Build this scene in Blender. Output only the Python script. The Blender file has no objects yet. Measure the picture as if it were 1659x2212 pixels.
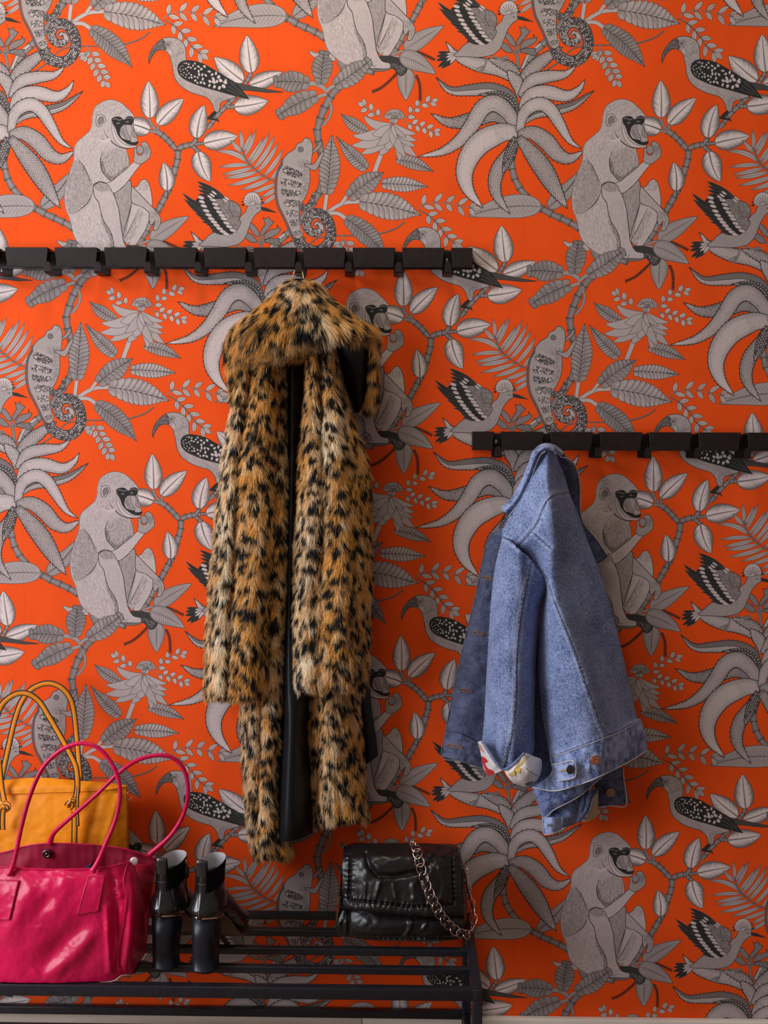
import bpy, bmesh, math, random
import numpy as np
from mathutils import Matrix, Vector
random.seed(3)
SCN = bpy.context.scene
COL = SCN.collection
# ---------------------------------------------------------------- camera
CAMF, CAMY, CAMZ = 2300.0, -2.2149, 1.43          # focal length in pixels of a 1659x2212 frame, distance to wall, eye height
CAMROT = (-0.0658364, 0.0162596, 0.0040878)
cam_data = bpy.data.cameras.new('camera')
cam_data.sensor_fit = 'VERTICAL'; cam_data.sensor_height = 36.0
cam_data.lens = 36.0 * CAMF / 2212.0
cam_data.clip_start = 0.05
cam = bpy.data.objects.new('camera', cam_data); COL.objects.link(cam)
cam.matrix_world = (Matrix.Translation((0, CAMY, CAMZ)) @ Matrix.Rotation(CAMROT[1], 4, 'Z') @ Matrix.Rotation(math.pi / 2 + CAMROT[0], 4, 'X') @ Matrix.Rotation(CAMROT[2], 4, 'Z'))
SCN.camera = cam
# ---------------------------------------------------------------- world, lights, exposure
SCN.view_settings.view_transform = 'Standard'
SCN.view_settings.look = 'None'
SCN.view_settings.exposure = 0.0
SCN.view_settings.gamma = 1.0
SCN.view_settings.use_curve_mapping = False
world = bpy.data.worlds.new('room_ambient'); SCN.world = world; world.use_nodes = True
bg = world.node_tree.nodes['Background']
bg.inputs[0].default_value = (1.0, 0.86, 0.77, 1); bg.inputs[1].default_value = 0.17
def area(name, loc, target, size, size_y, power, color):
    l = bpy.data.lights.new(name, 'AREA'); l.shape = 'RECTANGLE'; l.size = size; l.size_y = size_y; l.energy = power; l.color = color
    o = bpy.data.objects.new(name, l); COL.objects.link(o); o.location = loc
    o.rotation_euler = (Vector(target) - Vector(loc)).to_track_quat('-Z', 'Y').to_euler()
    return o
area('window_light', (-2.5, -1.6, 1.75), (0.4, 0.0, 1.15), 1.3, 2.2, 84.0, (0.90, 0.94, 1.0))       # daylight from a window to the left
area('ceiling_light', (-0.35, -0.75, 3.0), (-0.2, -0.1, 1.2), 0.5, 0.5, 9.5, (1.0, 0.94, 0.72))       # warm lamp overhead

# ---------------------------------------------------------------- wallpaper print (drawn here, stroke by stroke)
WT, HT = 0.52, 0.75897                 # pattern unit: one strip wide, half-drop repeat
TW, TH = 1650, 2408
KX, KZ = TW / WT, TH / HT
ORANGE = np.array((.88, .085, .009), np.float32)
X0, Z0 = -0.2740, 2.40                 # tile origin on the wall (left edge of strip 1 / top)
canvas = np.zeros((TH, TW, 3), np.float32)
rng = np.random.default_rng(7)

def cam_matrix():
    a, b, c = math.pi / 2 + CAMROT[0], CAMROT[1], CAMROT[2]
    ca, sa, cb, sb, cc, sc = math.cos(a), math.sin(a), math.cos(b), math.sin(b), math.cos(c), math.sin(c)
    Rx = np.array([[1, 0, 0], [0, ca, -sa], [0, sa, ca]])
    Rz = np.array([[cb, -sb, 0], [sb, cb, 0], [0, 0, 1]])
    Rr = np.array([[cc, -sc, 0], [sc, cc, 0], [0, 0, 1]])
    return Rz @ Rx @ Rr
CM = cam_matrix()

def at(x, y, Y=0.0):
    """photo measurement -> point on the vertical plane Y (metres); used to take sizes off the photograph"""
    d = CM @ np.stack([(np.asarray(x, float) - 829.5) / CAMF, -(np.asarray(y, float) - 1106) / CAMF, -np.ones_like(np.asarray(x, float))])
    t = (Y - CAMY) / d[1]
    return d[0] * t, CAMZ + d[2] * t

FR = dict(Z1=(0, 0, .337553), Z2=(540, 0, .337553), Z3=(1099, 0, .337553), Z4=(1099, 500, .337553), D=(0, 960, .337553),
          F2=(680, 560, .337553), F6=(0, 560, .337553), F5=(680, 1350, .337553), H1=(130, 1000, .168776), H2=(130, 1200, .168776),
          H3=(940, 780, .168776), H4=(20, 680, .168776), H5=(300, 60, .168776))
cur = FR['Z1']
def fr(n):
    global cur
    cur = FR[n]
def T(pts):
    p = np.asarray(pts, float)
    ix, iy = cur[0] + p[:, 0] * cur[2], cur[1] + p[:, 1] * cur[2]
    x, z = at(ix, iy)
    return np.stack([(x - X0) * KX, (Z0 - z) * KZ], 1)
U = 3.0                                  # tile pixels per photo pixel

def cat(p, n=6, closed=True):
    """smooth curve through points; a point given twice stays a corner"""
    p = np.asarray(p, float)
    N = len(p)
    out = []
    for i in range(N if closed else N - 1):
        a, b = p[i], p[(i + 1) % N]
        if np.abs(a - b).max() < 1e-6: continue
        pa = p[(i - 1) % N] if closed or i > 0 else 2 * a - b
        pb = p[(i + 2) % N] if closed or i + 2 < N else 2 * b - a
        ma, mb = (b - pa) / 2, (pb - a) / 2
        t = np.linspace(0, 1, n, endpoint=False)[:, None]
        out.append((2*t**3-3*t**2+1)*a + (t**3-2*t**2+t)*ma + (-2*t**3+3*t**2)*b + (t**3-t**2)*mb)
    if not closed: out.append(p[-1:])
    return np.concatenate(out)

SS = 3
def cover(polys, box):
    """area coverage (winding) of polygons in the pixel box x0,y0,x1,y1"""
    x0, y0, x1, y1 = box
    w, h = (x1 - x0) * SS, (y1 - y0) * SS
    diff = np.zeros((h, w + 1), np.float32)
    A, B = [], []
    for p in polys:
        q = np.roll(p, -1, 0)
        if (p[:, 0] * q[:, 1] - q[:, 0] * p[:, 1]).sum() < 0: p, q = q, p
        A.append(p); B.append(q)
    A = np.concatenate(A); B = np.concatenate(B)
    A = (A - (x0, y0)) * SS; B = (B - (x0, y0)) * SS
    sgn = np.where(B[:, 1] > A[:, 1], 1.0, -1.0)
    sw = sgn < 0
    A2 = np.where(sw[:, None], B, A); B2 = np.where(sw[:, None], A, B)
    r0 = np.ceil(A2[:, 1] - .5).astype(int); r1 = np.ceil(B2[:, 1] - .5).astype(int)
    r0c = np.clip(r0, 0, h); r1c = np.clip(r1, 0, h)
    n = np.maximum(r1c - r0c, 0)
    tot = n.sum()
    if tot == 0: return np.zeros((y1 - y0, x1 - x0), np.float32)
    e = np.repeat(np.arange(len(n)), n)
    rows = np.arange(tot) - np.repeat(np.cumsum(n) - n, n) + r0c[e]
    dy = (B2[e, 1] - A2[e, 1])
    xs = A2[e, 0] + (rows + .5 - A2[e, 1]) / dy * (B2[e, 0] - A2[e, 0])
    xi = np.clip(np.ceil(xs - .5).astype(int), 0, w)
    np.add.at(diff, (rows, xi), sgn[e])
    ins = (np.abs(np.cumsum(diff, 1)[:, :w]) > .5).astype(np.float32)
    return ins.reshape(y1 - y0, SS, x1 - x0, SS).mean((1, 3))

def paint(polys, col, alpha=1.0, clip=None, shade=None):
    """fill polygons (tile pixels) on the periodic canvas"""
    if isinstance(polys, np.ndarray): polys = [polys]
    polys = [p for p in polys if len(p) > 2]
    if not polys: return
    allp = np.concatenate(polys)
    if clip is not None:
        c0, c1 = clip.min(0), clip.max(0)
    else: c0 = c1 = None
    lo, hi = allp.min(0), allp.max(0)
    if c0 is not None: lo, hi = np.maximum(lo, c0), np.minimum(hi, c1)
    x0, y0 = np.floor(lo).astype(int) - 1; x1, y1 = np.ceil(hi).astype(int) + 2
    if x1 <= x0 or y1 <= y0: return
    c = cover(polys, (x0, y0, x1, y1)) * alpha
    if clip is not None: c = c * cover([clip], (x0, y0, x1, y1))
    col = np.asarray(col, np.float32) if np.ndim(col) else np.asarray(grey(col), np.float32)
    if shade is not None:
        yy, xx = np.mgrid[y0:y1, x0:x1]
        colim = col * shade(xx + .5, yy + .5)[..., None]
    for i in range(-2, 3):
        ox = x0 - i * TW
        if ox + (x1 - x0) <= 0 or ox >= TW: continue
        for j in range(-4, 5):
            oy = y0 + j * TH + (i % 2) * (TH // 2)
            if oy + (y1 - y0) <= 0 or oy >= TH: continue
            a0, a1, b0, b1 = max(ox, 0), min(ox + x1 - x0, TW), max(oy, 0), min(oy + y1 - y0, TH)
            cc = c[b0 - oy:b1 - oy, a0 - ox:a1 - ox, None]
            src = col if shade is None else colim[b0 - oy:b1 - oy, a0 - ox:a1 - ox]
            s = canvas[b0:b1, a0:a1]
            s += (src - s) * cc

def grey(v):
    v = .98 * v ** 1.32
    return (v, v * .81 + .003, v * .80 + .004)
INK = grey(.085)

def ribbon(p, w):
    """polyline with width(s) -> polygon"""
    p = np.asarray(p, float)
    w = np.broadcast_to(np.asarray(w, float), (len(p),))[:, None] / 2
    t = np.gradient(p, axis=0); t /= np.linalg.norm(t, axis=1, keepdims=True) + 1e-9
    n = np.stack([-t[:, 1], t[:, 0]], 1)
    return np.concatenate([p + n * w, (p - n * w)[::-1]])
def line(p, w=3.0, col=INK, alpha=1.0, taper=False, closed=False, clip=None):
    p = np.asarray(p, float)
    if closed: p = np.concatenate([p, p[:1]])
    ww = np.full(len(p), w * 1.18, float)
    if taper: ww = w * np.maximum(np.sin(np.linspace(0.12, math.pi - .12, len(p))), .15)
    paint(ribbon(p, ww), col, alpha, clip)
def strokes(a, b, w):
    """many straight tapered strokes a->b as thin triangles"""
    a = np.asarray(a, float); b = np.asarray(b, float)
    d = b - a; l = np.linalg.norm(d, axis=1, keepdims=True) + 1e-9
    n = np.stack([-d[:, 1], d[:, 0]], 1) / l * np.broadcast_to(np.asarray(w, float), (len(a),))[:, None] / 2
    return [np.array(q) for q in zip(a - n, a + n, b)]
def ell(c, rx, ry, ang=0, n=14):
    t = np.linspace(0, 2 * math.pi, n, endpoint=False)
    x, y = rx * np.cos(t), ry * np.sin(t)
    return np.stack([c[0] + x * math.cos(ang) - y * math.sin(ang), c[1] + x * math.sin(ang) + y * math.cos(ang)], 1)
def inside(poly, pts):
    r = np.zeros(len(pts), bool)
    j = len(poly) - 1
    for i in range(len(poly)):
        a, b = poly[i], poly[j]
        c = (a[1] > pts[:, 1]) != (b[1] > pts[:, 1])
        with np.errstate(divide='ignore', invalid='ignore'):
            xx = (b[0] - a[0]) * (pts[:, 1] - a[1]) / (b[1] - a[1]) + a[0]
        r ^= c & (pts[:, 0] < xx)
        j = i
    return r
def scatter(poly, n):
    lo, hi = poly.min(0), poly.max(0)
    p = rng.uniform(lo, hi, (int(n), 2))
    return p[inside(poly, p)]
def shape(pts, tone, lw=3.2, smooth=True, ink=INK, shade=None):
    p = T(pts)
    if smooth: p = cat(p, 6)
    paint(p, grey(tone) if not np.ndim(tone) else tone, shade=shade)
    if lw: line(p, lw, ink, closed=True)
    return p
def stroke(pts, w=3.2, col=INK, taper=True, smooth=True, alpha=1.0):
    p = T(pts)
    if smooth and len(p) > 2: p = cat(p, 6, closed=False)
    line(p, w, col, alpha, taper)
def fur(poly, ang, n, ln=22, tones=(.2, .75), w=1.9, spread=.25, edge=False):
    """fur strokes inside a polygon; ang in radians or function(points)"""
    p = scatter(poly, n)
    if len(p) == 0: return
    a = ang(p) if callable(ang) else np.full(len(p), ang)
    a = a + rng.normal(0, spread, len(p))
    l = ln * rng.uniform(.5, 1.3, len(p))
    q = p + np.stack([np.cos(a), np.sin(a)], 1) * l[:, None]
    k = rng.random(len(p)) < .5
    for m, t in ((k, tones[0]), (~k, tones[1])):
        if m.any(): paint(strokes(p[m], q[m], w), grey(t), .62, clip=poly)
def bez(a, b, bend=0.0, n=24):
    a, b = np.asarray(a, float), np.asarray(b, float)
    d = b - a
    m = (a + b) / 2 + np.array([-d[1], d[0]]) * bend
    t = np.linspace(0, 1, n)[:, None]
    return (1-t)**2*a + 2*t*(1-t)*m + t*t*b
def frame_of(c):
    t = np.gradient(c, axis=0); t /= np.linalg.norm(t, axis=1, keepdims=True) + 1e-9
    return t, np.stack([-t[:, 1], t[:, 0]], 1)
def sc(v): return v * cur[2] * U          # length in the current frame -> tile pixels

def leaf_light(base, tip, width, bend=0.0, tone=.82):
    c = bez(*T([base, tip]), bend)
    t, n = frame_of(c)
    s = np.linspace(0, 1, len(c))
    W = sc(width) / 2
    prof = s ** .58 * (1 - s) ** .92
    prof = W * prof / prof.max()
    L, R = c + n * prof[:, None], c - n * prof[:, None]
    poly = np.concatenate([L, R[::-1]])
    paint(poly, grey(tone))
    A, B = [], []
    si = np.linspace(.03, .96, 38)
    ci = np.stack([np.interp(si, s, c[:, k]) for k in (0, 1)], 1)
    ti = np.stack([np.interp(si, s, t[:, k]) for k in (0, 1)], 1)
    ni = np.stack([-ti[:, 1], ti[:, 0]], 1)
    pi_ = np.interp(si, s, prof)
    for sg in (1, -1):                     # margin hatching, slanting back to the midrib
        e = ci + ni * sg * pi_[:, None]
        l = pi_ * rng.uniform(.45, .85, len(pi_))
        A.append(e); B.append(e - ni * sg * l[:, None] - ti * l[:, None] * .75)
        A.append(e + ti * 3); B.append(e + ti * 3 - ni * sg * (l * .4)[:, None] - ti * l[:, None] * .3)
    A = np.concatenate(A); B = np.concatenate(B)
    paint(strokes(A, B, 5.2), grey(.22), .85, clip=poly)
    # stitched midrib
    paint(ribbon(c, np.interp(s, [0, .1, .9, 1], [7, 10, 2, 1]) * .9), grey(.50), .9, clip=poly)
    sm = np.linspace(.03, .93, 30)
    cm = np.stack([np.interp(sm, s, c[:, k]) for k in (0, 1)], 1)
    tm = np.stack([np.interp(sm, s, t[:, k]) for k in (0, 1)], 1); nm = np.stack([-tm[:, 1], tm[:, 0]], 1)
    ww = np.interp(sm, [0, .4, 1], [11, 9, 3])[:, None]
    paint(strokes(cm - tm * 3, cm + nm * ww + tm * 5, 4.2), grey(.06), .95)
    paint(strokes(cm, cm - nm * ww * .6 + tm * 3, 3.0), grey(.10), .8)
    line(poly, 2.8, grey(.14), closed=True)

def leaf_vein(base, tip, width, bend=0.0, tone=.40, vein=.72, nv=15, rib=.12, edge=.16, dash=False, blunt=.62):
    c = bez(*T([base, tip]), bend, 30)
    t, n = frame_of(c)
    s = np.linspace(0, 1, len(c))
    prof = sc(width) / 2 * np.clip(np.sin(math.pi * s ** blunt) ** .8, 0, 1); prof[-1] = 0
    poly = np.concatenate([c + n * prof[:, None], (c - n * prof[:, None])[::-1]])
    paint(poly, grey(tone))
    si = np.linspace(.06, .9, nv)
    P = lambda arr, q: np.stack([np.interp(q, s, arr[:, k]) for k in (0, 1)], 1)
    for sg in (1, -1):
        a = P(c, si); e = np.clip(si + .10, 0, .98)
        b = P(c, e) + P(n, e) * (sg * np.interp(e, s, prof) * .82)[:, None]
        m = (a + b) / 2 + P(t, si) * -4
        paint([ribbon(np.array([x, y, z]), [2.2, 4.2, 1.2]) for x, y, z in zip(a, m, b)], grey(vein), .9, clip=poly)
    line(c, 3.0, grey(rib), taper=True)
    if dash:
        sm = np.linspace(.02, .97, 40)
        cm, tm = P(c, sm), P(t, sm); nm = np.stack([-tm[:, 1], tm[:, 0]], 1)
        paint(strokes(cm - tm * 2 - nm * 4, cm + nm * 9 + tm * 5, 3.6), grey(.05))
    line(poly, 3.0, grey(edge), closed=True)

def leaf_lobed(base, tip, width, bend=0.0, n=10, tone=.43, fat=.62, blunt=.75, tipw=.25, ang=.62):
    """compound leaf: overlapping rounded leaflets in pairs along a rib"""
    c = bez(*T([base, tip]), bend, 40)
    t, nn = frame_of(c)
    s = np.linspace(0, 1, len(c))
    Ltot = np.linalg.norm(np.diff(c, axis=0), axis=1).sum()
    W = sc(width) / 2
    P = lambda arr, q: np.array([np.interp(q, s, arr[:, k]) for k in (0, 1)])
    step = Ltot / n
    for i in list(range(n))[::-1]:
        q = .04 + .90 * i / (n - 1)
        pr = W * max(math.sin(math.pi * (q * .86 + .10) ** blunt), tipw * .6)
        a, tt = P(c, q * .93), P(t, q); m = np.array([-tt[1], tt[0]])
        for sg in (1, -1):
            d = m * sg * math.cos(ang) + tt * math.sin(ang)
            ln = pr / math.cos(ang)
            hw = step * fat
            u = np.linspace(0, 1, 9)
            pf = hw * np.sin(math.pi * np.clip(u, 0, 1) ** .75) ** .6 * np.where(u > .98, .0, 1)
            cen = a + d * (u * ln)[:, None]
            o = np.array([-d[1], d[0]])
            poly = np.concatenate([cen + o * pf[:, None], (cen - o * pf[:, None])[::-1]])
            k = tone * rng.uniform(.88, 1.12)
            paint(poly, grey(k))
            lo = tone * 1.38
            hs = []
            for v in np.linspace(-.7, .7, 5):
                hs.append(ribbon(np.array([a + d * ln * .08, a + d * ln * .5 + o * hw * v * .75, a + d * ln * .93 + o * hw * v * .8]), [1, 1.7, 1]))
            paint(hs, grey(tone * .48), .6, clip=poly)
            paint(ell(a + d * ln * .62 + o * hw * .2, ln * .26, hw * .35, math.atan2(d[1], d[0])), grey(lo), .35, clip=poly)
            line(poly, 2.5, grey(.15), closed=True)
    tipc = P(c, 1.0); tt = P(t, 1.0); o = np.array([-tt[1], tt[0]])
    tw = max(W * tipw * .6, 4)
    poly = cat(np.array([c[-5] - tt * 2, c[-4] + o * tw, tipc, tipc, c[-4] - o * tw]), 4)
    paint(poly, grey(tone)); line(poly, 2.4, grey(.15), closed=True)
    line(c, 3.4, grey(.13))

def bamboo(pts, width, n, w1=None, tone=.36, flip=False):
    c = cat(T(pts), 8, closed=False)
    l = np.concatenate([[0], np.cumsum(np.linalg.norm(np.diff(c, axis=0), axis=1))]); l /= l[-1]
    if flip: c = c[::-1]; l = 1 - l[::-1]
    q = np.linspace(0, 1, n + 1)
    P = np.stack([np.interp(q, l, c[:, k]) for k in (0, 1)], 1)
    w0 = sc(width); w1 = sc(w1) if w1 else w0
    for i in range(n):
        a, b = P[i], P[i + 1]
        d = b - a; L = np.linalg.norm(d); d = d / L; o = np.array([-d[1], d[0]])
        wa = (w0 + (w1 - w0) * i / n) / 2
        b2 = b + d * L * .10
        poly = np.array([a - o * wa * .72, b2 - o * wa * 1.12, b2 + d * L * .05, b2 + o * wa * 1.12, a + o * wa * .72])
        paint(poly, grey(tone * rng.uniform(.95, 1.1)))
        hs = []
        for v in np.linspace(-.85, .85, max(5, int(wa / 3.2))):
            hs.append(ribbon(np.array([a + o * wa * v * .75, b + o * wa * v * 1.05]), [1.2, 2.2]))
        paint(hs, grey(.13), .75, clip=poly)
        hs = [ribbon(np.array([a + o * wa * v * .75, b + o * wa * v]), [2.5, 2.5]) for v in (-.15, .25)]
        paint(hs, grey(.72), .55, clip=poly)
        col = np.array([b - d * L * .14 - o * wa * 1.05, b2 - o * wa * 1.14, b2 + d * L * .05, b2 + o * wa * 1.14, b - d * L * .14 + o * wa * 1.05, b - d * L * .08])
        paint(col, grey(.17), .85); 
        line(poly, 2.4, grey(.12), closed=True)

def aloe(pts, width, tone=.5, spines=True, dots=.82, split=False, root=.55, peak=.4, dark=False, plain=False, spl=1, spr=1):
    c = cat(T(pts), 9, closed=False)
    t, n = frame_of(c)
    l = np.concatenate([[0], np.cumsum(np.linalg.norm(np.diff(c, axis=0), axis=1))]); Lt = l[-1]; s = l / Lt
    W = sc(width) / 2
    prof = W * np.where(s < peak, root + (1 - root) * np.sin(math.pi / 2 * s / peak), np.cos(math.pi / 2 * (s - peak) / (1 - peak)) ** .85)
    prof[-1] = 0
    Lf, Rt = c + n * prof[:, None], c - n * prof[:, None]
    poly = np.concatenate([Lf, Rt[::-1]])
    if spines:
        sp = []
        for side, sg, on in ((Lf, 1, spl), (Rt, -1, spr)):
            if not on: continue
            for q in np.arange(.2, .93, 26 / Lt):
                a = np.array([np.interp(q, s, side[:, k]) for k in (0, 1)]); tt = np.array([np.interp(q, s, t[:, k]) for k in (0, 1)])
                m = np.array([-tt[1], tt[0]]) * sg
                sp.append(np.array([a - tt * 8 - m * 2, a + tt * 2 + m * 9 , a + tt * 8 - m * 2]))
        paint(sp, grey(.10))
    paint(poly, grey(tone))
    if split:
        half = np.concatenate([Lf if split > 0 else Rt, c[::-1]])
        paint(half, grey(tone * .55)); 
    for v0, v1, k in ((.55, 1, .30), (.75, 1, .30), (-.6, -1, .26), (-.8, -1, .26)):
        paint(np.concatenate([c + n * (prof * v0)[:, None], (c + n * (prof * v1)[:, None])[::-1]]), grey(tone * .5), k)
    m0 = slice(0, max(4, len(c) // 4))
    paint(np.concatenate([c[m0] + n[m0] * prof[m0, None], (c[m0] - n[m0] * prof[m0, None])[::-1]]), grey(tone * .5), .22)
    hs = []
    for v in np.linspace(-.95, .95, 9):
        if abs(v) < .45 and not dark: continue
        hs.append(ribbon(c + n * (prof * v)[:, None], 2.0))
    paint(hs, grey(tone * .55), .5, clip=poly)
    if not plain:
        ds = []
        rows = max(3, int(2 * W / 13))
        for r_, v in enumerate(np.linspace(-.78, .78, rows)):
            if split and (v > .05 if split > 0 else v < -.05): continue
            for q in np.arange(.05 + (r_ % 2) * 9 / Lt, .95, 19 / Lt):
                w_ = np.interp(q, s, prof)
                if w_ < 6: continue
                if rng.random() < .12: continue
                a = np.array([np.interp(q, s, c[:, k]) for k in (0, 1)]); tt = np.array([np.interp(q, s, t[:, k]) for k in (0, 1)])
                p = a + np.array([-tt[1], tt[0]]) * w_ * v
                ds.append(ell(p, 6.0 * rng.uniform(.7, 1.15), 2.0 if not dark else 3.3, math.atan2(tt[1], tt[0]), 8))
        paint(ds, grey(dots), .85, clip=poly)
    if split: line(c, 2.6, INK)
    line(poly, 3.6, INK, closed=True)

def sprig(pts, nl, ln, wd, tone=.62, first=.12, ang=.75, alt=False, endleaf=True, rope=False):
    c = cat(T(pts), 8, closed=False)
    l = np.concatenate([[0], np.cumsum(np.linalg.norm(np.diff(c, axis=0), axis=1))]); s = l / l[-1]
    t, _ = frame_of(c)
    line(c, 4.2, grey(.16)); line(c, 1.8, grey(.55))
    if rope: ropeline(c)
    for i, q in enumerate(np.linspace(first, .96, nl)):
        a = np.array([np.interp(q, s, c[:, k]) for k in (0, 1)]); tt = np.array([np.interp(q, s, t[:, k]) for k in (0, 1)])
        for sg in ((1, -1) if not alt else ((1,), (-1,))[i % 2]):
            an = math.atan2(tt[1], tt[0]) + sg * ang
            d = np.array([math.cos(an), math.sin(an)])
            smallleaf(a + d * 2, a + d * sc(ln) * rng.uniform(.88, 1.1), sc(wd), tone * rng.uniform(.93, 1.07))
    if endleaf:
        d = t[-1]; smallleaf(c[-1], c[-1] + d * sc(ln) * .9, sc(wd), tone)
def smallleaf(a, b, w, tone):
    c = bez(a, b, rng.uniform(-.06, .06), 10)
    t, n = frame_of(c); s = np.linspace(0, 1, 10)
    pr = w / 2 * np.clip(np.sin(math.pi * s ** .95), 0, 1) ** .9; pr[-1] = 0
    poly = np.concatenate([c + n * pr[:, None], (c - n * pr[:, None])[::-1]])
    paint(poly, grey(tone)); line(c[:8], 1.8, grey(.2)); line(poly, 2.4, grey(.15), closed=True)
    k = (c[5] - c[2]) * .0
    paint(strokes(c[2:7] + n[2:7] * 2, c[2:7] + n[2:7] * (pr[2:7] * .8)[:, None] + t[2:7] * 6, 1.6), grey(.25), .6, clip=poly)
def ropeline(c, w=7):
    l = np.concatenate([[0], np.cumsum(np.linalg.norm(np.diff(c, axis=0), axis=1))])
    line(c, w, grey(.12)); 
    q = np.arange(2, l[-1], 5.5)
    p = np.stack([np.interp(q, l, c[:, k]) for k in (0, 1)], 1)
    t, n = frame_of(p)
    paint(strokes(p - n * w * .42 - t * 1.5, p + n * w * .42 + t * 1.5, 3.0), grey(.62))
def rope(pts, w=7): ropeline(cat(T(pts), 8, closed=False), w)
def stem(pts, width, tone=.60):
    c = cat(T(pts), 8, closed=False)
    w = sc(width)
    line(c, w + 3, grey(.16)); line(c, w - 1.5, grey(tone))
    l = np.concatenate([[0], np.cumsum(np.linalg.norm(np.diff(c, axis=0), axis=1))])
    q = np.arange(3, l[-1], 6.5); p = np.stack([np.interp(q, l, c[:, k]) for k in (0, 1)], 1)
    t, n = frame_of(p)
    paint(strokes(p - n * w * .4, p + n * w * .4 + t * 2, 2.2), grey(.22), .7)
def catkin(pts, w=26):
    c = cat(T(pts), 8, closed=False)
    l = np.concatenate([[0], np.cumsum(np.linalg.norm(np.diff(c, axis=0), axis=1))])
    line(c, 4, grey(.05))
    q = np.arange(4, l[-1], 13); p = np.stack([np.interp(q, l, c[:, k]) for k in (0, 1)], 1)
    t, n = frame_of(p); h = sc(w) / 2
    for sg in (1, -1):
        paint([ribbon(np.array([a, (a + b) / 2, b]), [2.5, 7.5, 2]) for a, b in zip(p, p + n * sg * h * .9 + t * h * .8)], grey(.055))

def petal(a, b, w, bend, tone):
    c = bez(*T([a, b]), bend, 16)
    t, n = frame_of(c); s = np.linspace(0, 1, 16)
    pr = sc(w) / 2 * np.sin(math.pi * (s * .93 + .07) ** .9) ** .75; pr[-1] = 0
    poly = np.concatenate([c + n * pr[:, None], (c - n * pr[:, None])[::-1]])
    paint(poly, grey(tone)); line(poly, 2.4, grey(.17), closed=True)

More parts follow.
